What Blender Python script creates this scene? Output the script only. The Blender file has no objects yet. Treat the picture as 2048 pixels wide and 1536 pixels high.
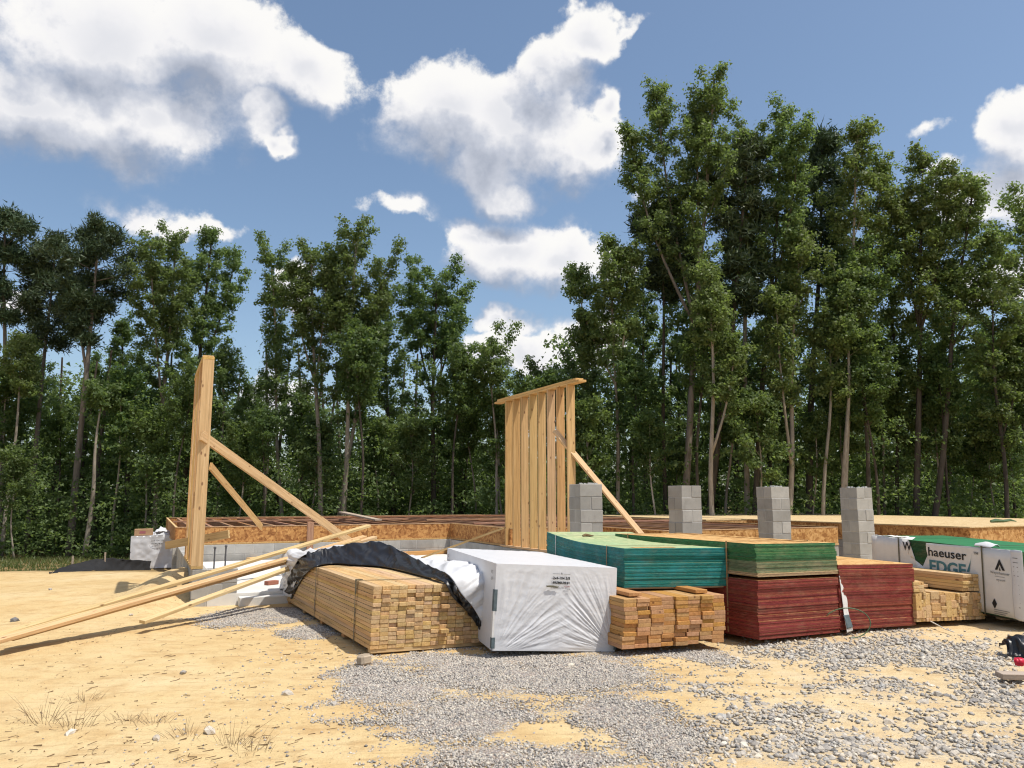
import bpy, bmesh, math, random
import numpy as np
from mathutils import Matrix, Vector, noise as mnoise

R = math.radians
scene = bpy.context.scene
C = scene.collection

# ------------------------------------------------------------------ camera
CAM_Z, FPX, PITCH = 1.45, 1550.0, R(8.33)          # FPX: focal length for a 2048 px wide frame
cam_d = bpy.data.cameras.new('camera')
cam = bpy.data.objects.new('camera', cam_d); C.objects.link(cam)
cam_d.sensor_fit = 'HORIZONTAL'; cam_d.sensor_width = 36.0
cam_d.lens = 36.0 * FPX / 2048.0
cam_d.clip_start = 0.05; cam_d.clip_end = 5000
cam.location = (0, 0, CAM_Z)
cam.rotation_euler = (R(90) + PITCH, 0, 0)
scene.camera = cam

def at(px, py, Y):
    """point of the place that lies Y metres ahead along the sight line of a photo pixel"""
    a = (px - 1024) / FPX; b = (768 - py) / FPX
    dx, dy, dz = a, math.cos(PITCH) - b * math.sin(PITCH), math.sin(PITCH) + b * math.cos(PITCH)
    t = Y / dy
    return Vector((dx * t, Y, CAM_Z + dz * t))
def at_z(px, py, z):
    a = (px - 1024) / FPX; b = (768 - py) / FPX
    dx, dy, dz = a, math.cos(PITCH) - b * math.sin(PITCH), math.sin(PITCH) + b * math.cos(PITCH)
    t = (z - CAM_Z) / dz
    return Vector((dx * t, dy * t, z))

# ------------------------------------------------------------------ sun and exposure
SUN_AZ, SUN_EL = R(116), R(66)                     # azimuth clockwise from +Y (the view direction)
sun_dir = Vector((math.sin(SUN_AZ) * math.cos(SUN_EL), math.cos(SUN_AZ) * math.cos(SUN_EL), math.sin(SUN_EL)))
sd = bpy.data.lights.new('sun', 'SUN'); sd.energy = 3.9; sd.angle = R(0.53); sd.color = (1.0, 0.95, 0.86)
sun = bpy.data.objects.new('sun', sd); C.objects.link(sun)
sun.rotation_euler = sun_dir.to_track_quat('Z', 'Y').to_euler()
scene.view_settings.view_transform = 'Standard'
scene.view_settings.look = 'None'
scene.view_settings.exposure = 0.27
scene.view_settings.gamma = 1.0
scene.view_settings.use_curve_mapping = False
scene.cycles.use_denoising = True
scene.cycles.filter_width = 1.15
scene.cycles.max_bounces = 6
scene.cycles.transparent_max_bounces = 8
scene.cycles.use_adaptive_sampling = True
scene.cycles.adaptive_threshold = 0.015

# ------------------------------------------------------------------ node helpers
class NT:
    def __init__(s, tree): s.t = tree; s.n = tree.nodes; s.l = tree.links
    def new(s, typ, **kw):
        n = s.n.new(typ)
        for k, v in kw.items(): setattr(n, k, v)
        return n
    def set(s, sock, v):
        if isinstance(v, bpy.types.NodeSocket): s.l.new(v, sock)
        elif v is not None: sock.default_value = v
    def math(s, op, a, b=None, c=None, clamp=False):
        n = s.new('ShaderNodeMath', operation=op, use_clamp=clamp)
        s.set(n.inputs[0], a)
        if b is not None: s.set(n.inputs[1], b)
        if c is not None: s.set(n.inputs[2], c)
        return n.outputs[0]
    def vmath(s, op, a, b=None, scale=None):
        n = s.new('ShaderNodeVectorMath', operation=op)
        s.set(n.inputs[0], a)
        if b is not None: s.set(n.inputs[1], b)
        if scale is not None: s.set(n.inputs['Scale'], scale)
        return n.outputs['Value'] if op in ('LENGTH', 'DOT_PRODUCT', 'DISTANCE') else n.outputs[0]
    def noise(s, vec, scale=5.0, detail=2.0, rough=0.5, dist=0.0, col=False):
        n = s.new('ShaderNodeTexNoise')
        if vec is not None: s.set(n.inputs['Vector'], vec)
        n.inputs['Scale'].default_value = scale; n.inputs['Detail'].default_value = detail
        n.inputs['Roughness'].default_value = rough; n.inputs['Distortion'].default_value = dist
        return n.outputs['Color' if col else 'Fac']
    def voronoi(s, vec, scale=5.0, feature='F1', out='Distance'):
        n = s.new('ShaderNodeTexVoronoi', feature=feature)
        if vec is not None: s.set(n.inputs['Vector'], vec)
        n.inputs['Scale'].default_value = scale
        return n.outputs[out]
    def ramp(s, fac, stops, interp='LINEAR'):
        n = s.new('ShaderNodeValToRGB'); s.set(n.inputs[0], fac)
        r = n.color_ramp; r.interpolation = interp
        while len(r.elements) < len(stops): r.elements.new(0.5)
        for e, (p, c) in zip(r.elements, stops):
            e.position = p; e.color = (*c, 1) if len(c) == 3 else c
        return n.outputs[0]
    def maprange(s, v, a, b, c=0.0, d=1.0, smooth=False):
        n = s.new('ShaderNodeMapRange'); n.clamp = True
        if smooth: n.interpolation_type = 'SMOOTHSTEP'
        for i, x in enumerate((v, a, b, c, d)): s.set(n.inputs[i], x)
        return n.outputs[0]
    def mix(s, fac, a, b, mode='MIX'):
        n = s.new('ShaderNodeMix', data_type='RGBA', blend_type=mode)
        s.set(n.inputs[0], fac)
        for sock, v in ((n.inputs[6], a), (n.inputs[7], b)):
            if isinstance(v, (tuple, list)) and len(v) == 3: v = (*v, 1)
            s.set(sock, v)
        return n.outputs[2]
    def hsv(s, col, h=0.5, sat=1.0, val=1.0):
        n = s.new('ShaderNodeHueSaturation')
        s.set(n.inputs['Hue'], h); s.set(n.inputs['Saturation'], sat); s.set(n.inputs['Value'], val)
        s.set(n.inputs['Color'], col)
        return n.outputs[0]
    def sep(s, v):
        n = s.new('ShaderNodeSeparateXYZ'); s.set(n.inputs[0], v); return n.outputs
    def comb(s, x, y, z):
        n = s.new('ShaderNodeCombineXYZ')
        for i, v in enumerate((x, y, z)): s.set(n.inputs[i], v)
        return n.outputs[0]
    def bump(s, h, strength=0.3, dist=0.01):
        n = s.new('ShaderNodeBump'); s.set(n.inputs['Height'], h)
        n.inputs['Strength'].default_value = strength; n.inputs['Distance'].default_value = dist
        return n.outputs[0]

MATS = {}
def material(name, rough=0.7, spec=0.3):
    m = bpy.data.materials.new(name); m.use_nodes = True
    t = NT(m.node_tree); b = m.node_tree.nodes['Principled BSDF']
    b.inputs['Roughness'].default_value = rough
    b.inputs['Specular IOR Level'].default_value = spec
    MATS[name] = m
    tc = t.new('ShaderNodeTexCoord'); oi = t.new('ShaderNodeObjectInfo')
    t.obj = tc.outputs['Object']; t.rnd = oi.outputs['Random']; t.b = b
    g = t.new('ShaderNodeNewGeometry'); t.pos = g.outputs['Position']; t.isl = g.outputs['Random Per Island']; t.nrm = g.outputs['Normal']
    t.off = t.vmath('SCALE', t.comb(t.rnd, t.math('MULTIPLY', t.rnd, 7.3), t.math('MULTIPLY', t.rnd, 3.1)), scale=37.0)
    t.loc = t.vmath('ADD', t.obj, t.off)
    return t

# ------------------------------------------------------------------ world: sky with cumulus clouds
world = bpy.data.worlds.new('World'); scene.world = world; world.use_nodes = True
world.cycles.sampling_method = 'MANUAL'; world.cycles.sample_map_resolution = 512
wt = NT(world.node_tree); wt.n.clear()
sky = wt.new('ShaderNodeTexSky', sky_type='NISHITA')
sky.sun_disc = False; sky.sun_elevation = SUN_EL; sky.sun_rotation = SUN_AZ
sky.altitude = 60; sky.air_density = 1.0; sky.dust_density = 1.6; sky.ozone_density = 1.4
tcw = wt.new('ShaderNodeTexCoord'); D = tcw.outputs['Generated']
Dn = wt.vmath('NORMALIZE', D)
sx, sy, sz = wt.sep(Dn)
az = wt.math('ARCTAN2', sx, sy); el = wt.math('ARCSINE', sz)

# cumulus heaps: direction (azimuth, elevation) and angular half sizes, taken from sightings
CLOUDS = [(430, 95, 190, 120), (610, 140, 108, 78), (210, 60, 260, 150), (60, 210, 240, 120), (300, 230, 190, 85),
          (530, 235, 48, 62), (556, 288, 36, 28), (110, 285, 190, 45, 0.6),
          (900, 225, 150, 105), (1030, 250, 175, 115), (1100, 130, 75, 70), (1165, 55, 80, 62), (1238, 36, 52, 22, 0.6),
          (1175, 290, 85, 75), (1212, 205, 34, 42), (800, 240, 60, 26, 0.5), (1015, 375, 60, 44), (985, 335, 90, 40),
          (1000, 505, 120, 66), (1115, 525, 110, 66), (940, 470, 55, 40), (1230, 545, 60, 40),
          (786, 426, 56, 20, 0.4), (335, 445, 95, 26, 0.4), (440, 455, 50, 24, 0.55),
          (1010, 655, 74, 24), (1065, 705, 130, 42), (1180, 690, 90, 60), (960, 720, 60, 40),
          (2045, 255, 85, 90), (1985, 390, 130, 70), (1862, 266, 46, 22, 0.45), (1990, 575, 90, 45), (1905, 330, 40, 18, 0.35),
          (1290, 405, 34, 22, 0.4), (20, 600, 70, 34), (580, 585, 40, 50), (560, 800, 90, 70)]
def sky_dir(px, py):
    v = at(px, py, 1.0) - Vector((0, 0, CAM_Z)); v.normalize()
    return math.atan2(v.x, v.y), math.asin(v.z)

grp = bpy.data.node_groups.new('cloud_heaps', 'ShaderNodeTree')
grp.interface.new_socket('P', in_out='INPUT', socket_type='NodeSocketVector')
grp.interface.new_socket('D', in_out='OUTPUT', socket_type='NodeSocketFloat')
gt = NT(grp); gi = gt.new('NodeGroupInput'); go = gt.new('NodeGroupOutput')
acc = None
for (px, py, rx, ry, *wt_) in CLOUDS:
    a0, e0 = sky_dir(px, py); a1, e1 = sky_dir(px + rx, py - ry)
    ra = abs(a1 - a0); re_ = abs(sky_dir(px, py - ry)[1] - e0)
    q = gt.vmath('MULTIPLY_ADD', gi.outputs[0], (1 / ra, 1 / re_, 0))
    q.node.inputs[2].default_value = (-a0 / ra, -e0 / re_, 0)
    wgt = wt_[0] if wt_ else 1.0
    f = gt.math('MULTIPLY_ADD', gt.vmath('LENGTH', q), -wgt, wgt)
    if acc is None: acc = f
    else:
        acc = gt.math('SMOOTH_MAX', acc, f, 0.25)
gt.l.new(acc, go.inputs[0])

w1 = wt.vmath('SUBTRACT', wt.noise(Dn, 7.0, 2, 0.55, col=True), (0.5, 0.5, 0.5))
w2 = wt.vmath('SUBTRACT', wt.noise(Dn, 26.0, 3, 0.6, col=True), (0.5, 0.5, 0.5))
P0 = wt.vmath('ADD', wt.vmath('ADD', wt.comb(az, el, 0.0), wt.vmath('SCALE', w1, scale=0.085)), wt.vmath('SCALE', w2, scale=0.040))
# the same kind of cloud goes on all round, outside the part of the sky sighted above
out_az = wt.maprange(wt.math('ABSOLUTE', az), 0.70, 0.95, 0, 1, True)
out_el = wt.maprange(el, 0.62, 0.82, 0, 1, True)
outside = wt.math('MAXIMUM', out_az, out_el)
gen = wt.math('MULTIPLY', wt.math('SUBTRACT', wt.noise(Dn, 3.1, 2, 0.5), 0.56), 6.0)
gen = wt.math('ADD', gen, wt.maprange(outside, 0, 1, -3.0, 0.0))
def heaps(vec):
    g = wt.new('ShaderNodeGroup'); g.node_tree = grp
    wt.set(g.inputs[0], vec); return g.outputs[0]
fine = wt.math('SUBTRACT', wt.noise(Dn, 11.0, 8, 0.66), 0.5)
fine2 = wt.math('SUBTRACT', wt.noise(wt.vmath('ADD', Dn, (0.016, 0.0, 0.030)), 11.0, 4, 0.62), 0.5)
d0 = wt.math('MAXIMUM', heaps(P0), gen)
d1 = wt.math('MAXIMUM', heaps(wt.vmath('ADD', P0, (0.018, 0.050, 0))), gen)
dens = wt.math('ADD', d0, wt.math('MULTIPLY', fine, 1.6))
slope = wt.math('SUBTRACT', d0, d1)                       # >0 on the sunward (upper) side of a heap
width = wt.maprange(slope, -0.30, 0.30, 0.85, 0.30)       # crisp tops, soft bases
mask = wt.maprange(dens, wt.math('MULTIPLY_ADD', width, -0.45, 0.02), wt.math('MULTIPLY_ADD', width, 0.55, 0.02), 0, 1, True)
lit = wt.math('MULTIPLY_ADD', slope, 0.85, 0.63)
lit = wt.math('MULTIPLY_ADD', wt.math('SUBTRACT', fine, fine2), 1.35, lit, clamp=True)
thick = wt.maprange(d0, 0.25, 1.0, 0.0, 0.34, True)
lit = wt.math('SUBTRACT', lit, thick, clamp=True)
ccol = wt.ramp(lit, [(0.0, (0.37, 0.41, 0.50)), (0.45, (0.60, 0.63, 0.71)), (0.8, (0.93, 0.92, 0.93)), (1.0, (1.0, 0.985, 0.96))])
# turn the hue of the whole sky very slightly towards cyan
skyc = wt.hsv(sky.outputs[0], 0.496, 1.0, 1.0)
bg1 = wt.new('ShaderNodeBackground'); wt.set(bg1.inputs[0], skyc); bg1.inputs[1].default_value = 0.124
bg2 = wt.new('ShaderNodeBackground'); wt.set(bg2.inputs[0], ccol); bg2.inputs[1].default_value = 0.83
mixw = wt.new('ShaderNodeMixShader')
wt.set(mixw.inputs[0], wt.math('MULTIPLY', mask, wt.maprange(el, -0.02, 0.05, 0, 0.97)))
wt.l.new(bg1.outputs[0], mixw.inputs[1]); wt.l.new(bg2.outputs[0], mixw.inputs[2])
wo = wt.new('ShaderNodeOutputWorld'); wt.l.new(mixw.outputs[0], wo.inputs[0])

# ------------------------------------------------------------------ materials
def wood(name, lo, hi, grain=0.35, knots=True, grey=0.0):
    t = material(name, 0.72, 0.25)
    v = t.vmath('MULTIPLY', t.loc, (38, 1.3, 38))
    g = t.noise(v, 1.0, 5, 0.62, 0.6)
    v2 = t.vmath('MULTIPLY', t.loc, (140, 5, 140))
    g2 = t.noise(v2, 1.0, 2, 0.5)
    c = t.ramp(g, [(0.28, tuple(x * (1 - grain) for x in lo)), (0.5, lo), (0.72, hi)])
    c = t.mix(t.maprange(g2, 0.35, 0.75, 0, 0.22), c, tuple(x * 0.62 for x in lo))
    if knots:
        vk = t.vmath('MULTIPLY', t.loc, (9, 4.2, 9))
        k = t.voronoi(vk, 1.0)
        c = t.mix(t.maprange(k, 0.07, 0.15, 0.8, 0), c, (0.14, 0.055, 0.02))
    val = t.maprange(t.rnd, 0, 1, 0.88, 1.09)
    hue = t.maprange(t.math('FRACT', t.math('MULTIPLY', t.rnd, 17.0)), 0, 1, 0.488, 0.508)
    sat = t.maprange(t.math('FRACT', t.math('MULTIPLY', t.rnd, 5.7)), 0, 1, 0.86 - grey, 1.08 - grey)
    t.set(t.b.inputs['Base Color'], t.hsv(c, hue, sat, val))
    t.set(t.b.inputs['Normal'], t.bump(g, 0.25, 0.004))
    return MATS[name]
pine = wood('pine_lumber', (0.56, 0.365, 0.165), (0.68, 0.475, 0.24))
pine_pale = wood('fresh_pine', (0.60, 0.41, 0.20), (0.70, 0.52, 0.29))
pine_orange = wood('treated_orange_pine', (0.47, 0.245, 0.085), (0.56, 0.32, 0.13))
pine_frame = wood('framing_pine', (0.56, 0.355, 0.15), (0.68, 0.47, 0.23))
pine_red = wood('reddish_joist_wood', (0.34, 0.17, 0.085), (0.46, 0.26, 0.14), knots=False)
wood_grey = wood('weathered_wood', (0.40, 0.30, 0.20), (0.50, 0.40, 0.29), knots=False, grey=0.15)

def osb(name, base, dark, light, tint=None, tint_amt=0.0):
    t = material(name, 0.75, 0.25)
    w = t.vmath('ADD', t.loc, t.vmath('SCALE', t.noise(t.loc, 9, 2, 0.5, col=True), scale=0.12))
    a = t.voronoi(t.vmath('MULTIPLY', w, (26, 9, 18)), 1.0, out='Color')
    b = t.voronoi(t.vmath('MULTIPLY', w, (9, 24, 22)), 1.0, out='Color')
    ax = t.sep(a)[0]; bx = t.sep(b)[1]
    f = t.math('MULTIPLY_ADD', ax, 0.55, t.math('MULTIPLY', bx, 0.45))
    c = t.ramp(f, [(0.15, dark), (0.5, base), (0.85, light)])
    if tint is not None:
        m = t.maprange(t.noise(t.loc, 1.4, 4, 0.6), 0.35, 0.62, tint_amt, tint_amt * 0.55)
        c = t.mix(m, c, tint)
    t.set(t.b.inputs['Base Color'], c)
    t.set(t.b.inputs['Normal'], t.bump(f, 0.3, 0.004))
    return MATS[name]
osb_plain = osb('oriented_strand_board', (0.46, 0.245, 0.085), (0.29, 0.13, 0.04), (0.60, 0.36, 0.15))
osb_top = osb('strand_board_top', (0.55, 0.32, 0.12), (0.38, 0.19, 0.06), (0.64, 0.42, 0.18))
osb_rim = osb('rim_strand_board', (0.40, 0.185, 0.06), (0.22, 0.085, 0.025), (0.55, 0.29, 0.10))  # darker strand board; on left-facing rims it holds painted shade
osb_pale = osb('subfloor_strand_board', (0.56, 0.41, 0.22), (0.47, 0.33, 0.16), (0.64, 0.50, 0.29))
osb_green = osb('green_washed_strand_board', (0.43, 0.40, 0.19), (0.30, 0.30, 0.14), (0.55, 0.48, 0.26), (0.25, 0.44, 0.25), 0.60)

def painted_edge(name, col, dark, fade, fade_amt):
    t = material(name, 0.6, 0.3)
    n1 = t.noise(t.vmath('MULTIPLY', t.pos, (22, 22, 120)), 1.0, 3, 0.6)
    n2 = t.noise(t.vmath('MULTIPLY', t.pos, (3.2, 3.2, 7)), 1.0, 3, 0.6)
    c = t.ramp(n1, [(0.3, dark), (0.55, col), (0.8, tuple(min(1, x * 1.35 + 0.01) for x in col))])
    c = t.mix(t.maprange(n2, 0.5, 0.75, 0, fade_amt), c, fade)
    n3 = t.noise(t.vmath('MULTIPLY', t.pos, (70, 70, 190)), 1.0, 3, 0.7); n4 = t.noise(t.vmath('MULTIPLY', t.pos, (5, 5, 11)), 1.0, 5, 0.7)
    c = t.mix(t.maprange(n3, 0.66, 0.76, 0, 0.5), c, (0.40, 0.26, 0.13))                      # chipped paint
    c = t.mix(t.maprange(n4, 0.50, 0.74, 0, 0.26), c, (0.36, 0.27, 0.17))                     # dust
    c = t.hsv(c, t.maprange(t.math('FRACT', t.math('MULTIPLY', t.rnd, 9.1)), 0, 1, 0.49, 0.51), 1.0, t.maprange(t.rnd, 0, 1, 0.76, 1.16))
    t.set(t.b.inputs['Base Color'], c)
    t.set(t.b.inputs['Normal'], t.bump(n1, 0.4, 0.004))
    return MATS[name]
edge_teal = painted_edge('teal_edge_paint', (0.012, 0.185, 0.170), (0.006, 0.11, 0.105), (0.03, 0.30, 0.33), 0.6)
edge_green = painted_edge('green_edge_paint', (0.040, 0.165, 0.062), (0.014, 0.085, 0.03), (0.10, 0.23, 0.11), 0.6)
edge_mud = painted_edge('mud_stained_green_edge', (0.12, 0.175, 0.09), (0.06, 0.10, 0.045), (0.26, 0.24, 0.15), 0.8)
edge_red = painted_edge('barn_red_edge_paint', (0.225, 0.036, 0.028), (0.13, 0.018, 0.016), (0.31, 0.075, 0.06), 0.6)
edge_green_shadowed = painted_edge('dark_green_edge_shadowed', (0.010, 0.075, 0.026), (0.005, 0.045, 0.016), (0.02, 0.11, 0.04), 0.5)  # dark green, deepened further: shadow on the stack's side put into the colour
edge_brown = painted_edge('bare_board_edge', (0.42, 0.30, 0.17), (0.28, 0.19, 0.10), (0.5, 0.38, 0.24), 0.5)

def plain(name, col, rough=0.7, var=0.08, scale=6.0, bump=0.0, spec=0.3, bscale=60.0):
    t = material(name, rough, spec)
    n = t.noise(t.loc, scale, 4, 0.6)
    c = t.hsv((*col, 1), 0.5, 1.0, t.maprange(n, 0.25, 0.75, 1 - var, 1 + var))
    t.set(t.b.inputs['Base Color'], c)
    if bump: t.set(t.b.inputs['Normal'], t.bump(t.noise(t.loc, bscale, 4, 0.6), bump, 0.01))
    return MATS[name]
wrap_white = plain('white_poly_wrap', (0.63, 0.63, 0.645), 0.42, 0.05, 7, 0.10, 0.4, 25)
wrap_paper = plain('white_paper_wrap', (0.68, 0.66, 0.63), 0.7, 0.06, 5, 0.25, 0.2, 14)
wrap_black = plain('black_poly_wrap', (0.012, 0.012, 0.014), 0.38, 0.2, 9, 0.3, 0.5, 18)
ink = plain('black_print', (0.02, 0.02, 0.022), 0.6)
ink_grey = plain('grey_print', (0.20, 0.20, 0.20), 0.6)
ink_red = plain('dull_red_print', (0.30, 0.10, 0.11), 0.6)
ink_teal = plain('blue_green_print', (0.07, 0.19, 0.22), 0.6)
strap_tan = plain('tan_steel_strap', (0.33, 0.20, 0.10), 0.5, 0.2)
strap_dark = plain('dark_steel_strap', (0.10, 0.09, 0.06), 0.45, 0.2)
strap_green = plain('green_plastic_strap', (0.09, 0.15, 0.08), 0.4, 0.2)
strap_orange = plain('orange_plastic_strap', (0.75, 0.13, 0.02), 0.5, 0.1)
strap_white = plain('white_plastic_strap', (0.62, 0.60, 0.55), 0.5, 0.1)
fabric_black = plain('black_silt_fabric', (0.016, 0.016, 0.017), 0.8, 0.25, 5, 0.3)
fabric_brown = plain('brown_silt_fabric', (0.19, 0.125, 0.065), 0.85, 0.35, 2.2, 0.3)  # brown fabric, uneven in tone
cardboard = plain('brown_cardboard', (0.36, 0.22, 0.12), 0.8)
rust_steel = plain('dull_steel_rod', (0.10, 0.10, 0.11), 0.5)
tarp_grey = plain('grey_corner_guard', (0.10, 0.13, 0.14), 0.55, 0.3, 20)
red_plastic = plain('red_plastic', (0.55, 0.02, 0.05), 0.35, 0.1)
brick_red = plain('dull_red_brick', (0.30, 0.12, 0.08), 0.8)
mortar_m = plain('grey_mortar', (0.44, 0.43, 0.41), 0.9, 0.12, 30, 0.3)

t = material('concrete_block', 0.9, 0.2)
n = t.noise(t.pos, 4, 4, 0.6); n2 = t.noise(t.pos, 120, 3, 0.7)
c = t.ramp(n, [(0.3, (0.335, 0.322, 0.295)), (0.7, (0.425, 0.41, 0.38))])
c = t.mix(t.maprange(n2, 0.55, 0.75, 0, 0.35), c, (0.22, 0.215, 0.205))
c = t.hsv(c, 0.5, 1.0, t.maprange(t.rnd, 0, 1, 0.80, 1.10))
st = t.noise(t.vmath('MULTIPLY', t.pos, (7, 7, 2.2)), 1.0, 4, 0.65)
c = t.mix(t.maprange(st, 0.56, 0.70, 0, 0.45), c, (0.22, 0.205, 0.185))
t.set(t.b.inputs['Base Color'], c); t.set(t.b.inputs['Normal'], t.bump(n2, 0.5, 0.006))
cmu = MATS['concrete_block']

t = material('new_concrete_slab', 0.8, 0.3)
n = t.noise(t.pos, 1.1, 5, 0.6); n2 = t.noise(t.pos, 30, 3, 0.6)
c = t.ramp(n, [(0.3, (0.58, 0.56, 0.52)), (0.65, (0.70, 0.685, 0.65))])
c = t.mix(t.maprange(n2, 0.5, 0.8, 0, 0.15), c, (0.50, 0.43, 0.33))
t.set(t.b.inputs['Base Color'], c)
slab_m = MATS['new_concrete_slab']

# sand, with clay tints, dusty pale fans and a brown weedy border outside the pad
t = material('yellow_sand', 0.95, 0.1)
px_, py_, pz_ = t.sep(t.pos)
n1 = t.noise(t.pos, 0.55, 5, 0.6); n2 = t.noise(t.pos, 3.3, 5, 0.65); n3 = t.noise(t.pos, 42, 4, 0.7)
nst = t.noise(t.vmath('MULTIPLY', t.pos, (2.2, 13, 1)), 1.0, 4, 0.65)
c = t.ramp(n1, [(0.30, (0.555, 0.39, 0.185)), (0.5, (0.605, 0.45, 0.232)), (0.70, (0.64, 0.50, 0.285))])
c = t.mix(t.maprange(n2, 0.48, 0.72, 0, 0.62), c, (0.43, 0.255, 0.105))
c = t.mix(t.maprange(nst, 0.54, 0.70, 0, 0.5), c, (0.36, 0.22, 0.10))
c = t.mix(t.maprange(n3, 0.60, 0.78, 0, 0.55), c, (0.30, 0.19, 0.09))  # dark specks: organic bits, plus shadows of dirt lumps put into the colour
c = t.mix(t.maprange(n3, 0.40, 0.28, 0, 0.4), c, (0.68, 0.54, 0.34))
rb = t.math('MULTIPLY', t.maprange(px_, 0.8, 2.6, 0, 1, True), t.maprange(n2, 0.32, 0.55, 0.85, 0.25))
c = t.mix(t.math('MULTIPLY', rb, 0.75), c, (0.60, 0.50, 0.355))
brd = t.math('ADD', t.maprange(py_, 15.6, 17.2, 0, 1, True), t.math('MULTIPLY', t.math('SUBTRACT', n2, 0.5), 0.9), clamp=True)
brd = t.math('MULTIPLY', brd, t.maprange(py_, 14.8, 16.0, 0, 1))
soil = t.ramp(t.noise(t.pos, 1.7, 5, 0.7), [(0.32, (0.16, 0.12, 0.055)), (0.5, (0.24, 0.165, 0.075)), (0.68, (0.33, 0.235, 0.115))])
c = t.mix(brd, c, soil)
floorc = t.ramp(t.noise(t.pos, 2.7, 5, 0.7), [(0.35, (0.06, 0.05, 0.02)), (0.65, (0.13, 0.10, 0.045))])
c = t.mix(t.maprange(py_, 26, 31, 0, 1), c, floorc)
n4 = t.noise(t.pos, 150, 3, 0.7); n5 = t.noise(t.vmath('MULTIPLY', t.pos, (16, 30, 1)), 1.0, 4, 0.7)
c = t.mix(t.maprange(n5, 0.58, 0.72, 0, 0.6), c, (0.30, 0.18, 0.08))
c = t.mix(t.maprange(n4, 0.58, 0.75, 0, 0.6), c, (0.26, 0.17, 0.085))
at1 = t.new('ShaderNodeAttribute', attribute_name='gravelly').outputs['Fac']
at2 = t.new('ShaderNodeAttribute', attribute_name='rocky').outputs['Fac']
vv = t.new('ShaderNodeTexVoronoi'); t.set(vv.inputs['Vector'], t.pos); vv.inputs['Scale'].default_value = 62
gc = t.ramp(t.sep(vv.outputs['Color'])[0], [(0.0, (0.15, 0.14, 0.14)), (0.25, (0.40, 0.33, 0.28)), (0.5, (0.26, 0.24, 0.245)), (0.75, (0.50, 0.42, 0.34)), (1.0, (0.32, 0.28, 0.27))])
gc = t.mix(t.maprange(vv.outputs['Distance'], 0.45, 0.75, 0, 0.65), gc, (0.12, 0.09, 0.06))
gm = t.math('MULTIPLY', at1, t.maprange(t.math('ADD', t.sep(vv.outputs['Color'])[1], t.math('MULTIPLY', at1, 0.7)), 0.55, 0.75, 0, 1))
c = t.mix(gm, c, gc)
c = t.mix(t.math('MULTIPLY', at2, 0.55), c, (0.50, 0.425, 0.31))
c = t.mix(t.math('MULTIPLY', at2, t.maprange(t.sep(vv.outputs['Color'])[2], 0.6, 0.8, 0, 0.8)), c, (0.34, 0.31, 0.28))
t.set(t.b.inputs['Base Color'], c)
hgt = t.math('ADD', t.math('MULTIPLY', n2, 0.9), t.math('ADD', t.math('MULTIPLY', n3, 0.30), t.math('MULTIPLY', nst, 0.4)))
hgt = t.math('ADD', hgt, t.math('ADD', t.math('MULTIPLY', n5, 0.35), t.math('MULTIPLY', gm, t.math('MULTIPLY', vv.outputs['Distance'], -0.35))))
t.set(t.b.inputs['Normal'], t.bump(hgt, 0.75, 0.045))
sand_m = MATS['yellow_sand']

def stone_mat(name, stops, rough=0.85):
    t = material(name, rough, 0.25)
    isl = t.isl
    c = t.ramp(t.math('FRACT', t.math('ADD', isl, t.rnd)), stops)
    n = t.noise(t.pos, 70, 3, 0.6)
    c = t.hsv(c, 0.5, 1.0, t.maprange(n, 0.3, 0.7, 0.82, 1.15))
    t.set(t.b.inputs['Base Color'], c)
    t.set(t.b.inputs['Normal'], t.bump(n, 0.4, 0.006))
    return MATS[name]
gravel_m = stone_mat('grey_gravel', [(0.0, (0.15, 0.145, 0.14)), (0.15, (0.44, 0.385, 0.33)), (0.3, (0.27, 0.26, 0.25)), (0.45, (0.56, 0.49, 0.40)), (0.6, (0.33, 0.31, 0.29)), (0.75, (0.62, 0.56, 0.47)), (0.88, (0.21, 0.205, 0.20)), (1.0, (0.47, 0.38, 0.31))])
rock_m = stone_mat('pale_crushed_rock', [(0.0, (0.16, 0.155, 0.15)), (0.14, (0.52, 0.46, 0.38)), (0.28, (0.34, 0.315, 0.29)), (0.42, (0.60, 0.53, 0.43)), (0.56, (0.23, 0.22, 0.215)), (0.7, (0.50, 0.43, 0.34)), (0.85, (0.36, 0.35, 0.33)), (1.0, (0.64, 0.58, 0.49))])

def leaf_mat(name, a, b, c_, trans=0.50, tcol=(0.30, 0.42, 0.08)):
    m = bpy.data.materials.new(name); m.use_nodes = True; MATS[name] = m
    t = NT(m.node_tree); bs = m.node_tree.nodes['Principled BSDF']; out = m.node_tree.nodes['Material Output']
    g = t.new('ShaderNodeNewGeometry'); oi = t.new('ShaderNodeObjectInfo')
    n = t.noise(g.outputs['Position'], 0.9, 2, 0.5)
    f = t.math('ADD', t.math('MULTIPLY', g.outputs['Random Per Island'], 0.55), t.math('MULTIPLY', n, 0.5))
    col = t.ramp(f, [(0.15, a), (0.5, b), (0.9, c_)])
    col = t.hsv(col, t.maprange(oi.outputs['Random'], 0, 1, 0.497, 0.522), 0.95, t.maprange(oi.outputs['Random'], 0, 1, 0.85, 1.15))
    t.set(bs.inputs['Base Color'], col); bs.inputs['Roughness'].default_value = 0.5
    bs.inputs['Specular IOR Level'].default_value = 0.3
    tr = t.new('ShaderNodeBsdfTranslucent'); t.set(tr.inputs[0], t.mix(0.6, col, tcol))
    mx = t.new('ShaderNodeMixShader'); mx.inputs[0].default_value = trans
    t.l.new(bs.outputs[0], mx.inputs[1]); t.l.new(tr.outputs[0], mx.inputs[2]); t.l.new(mx.outputs[0], out.inputs[0])
    return m
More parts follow.
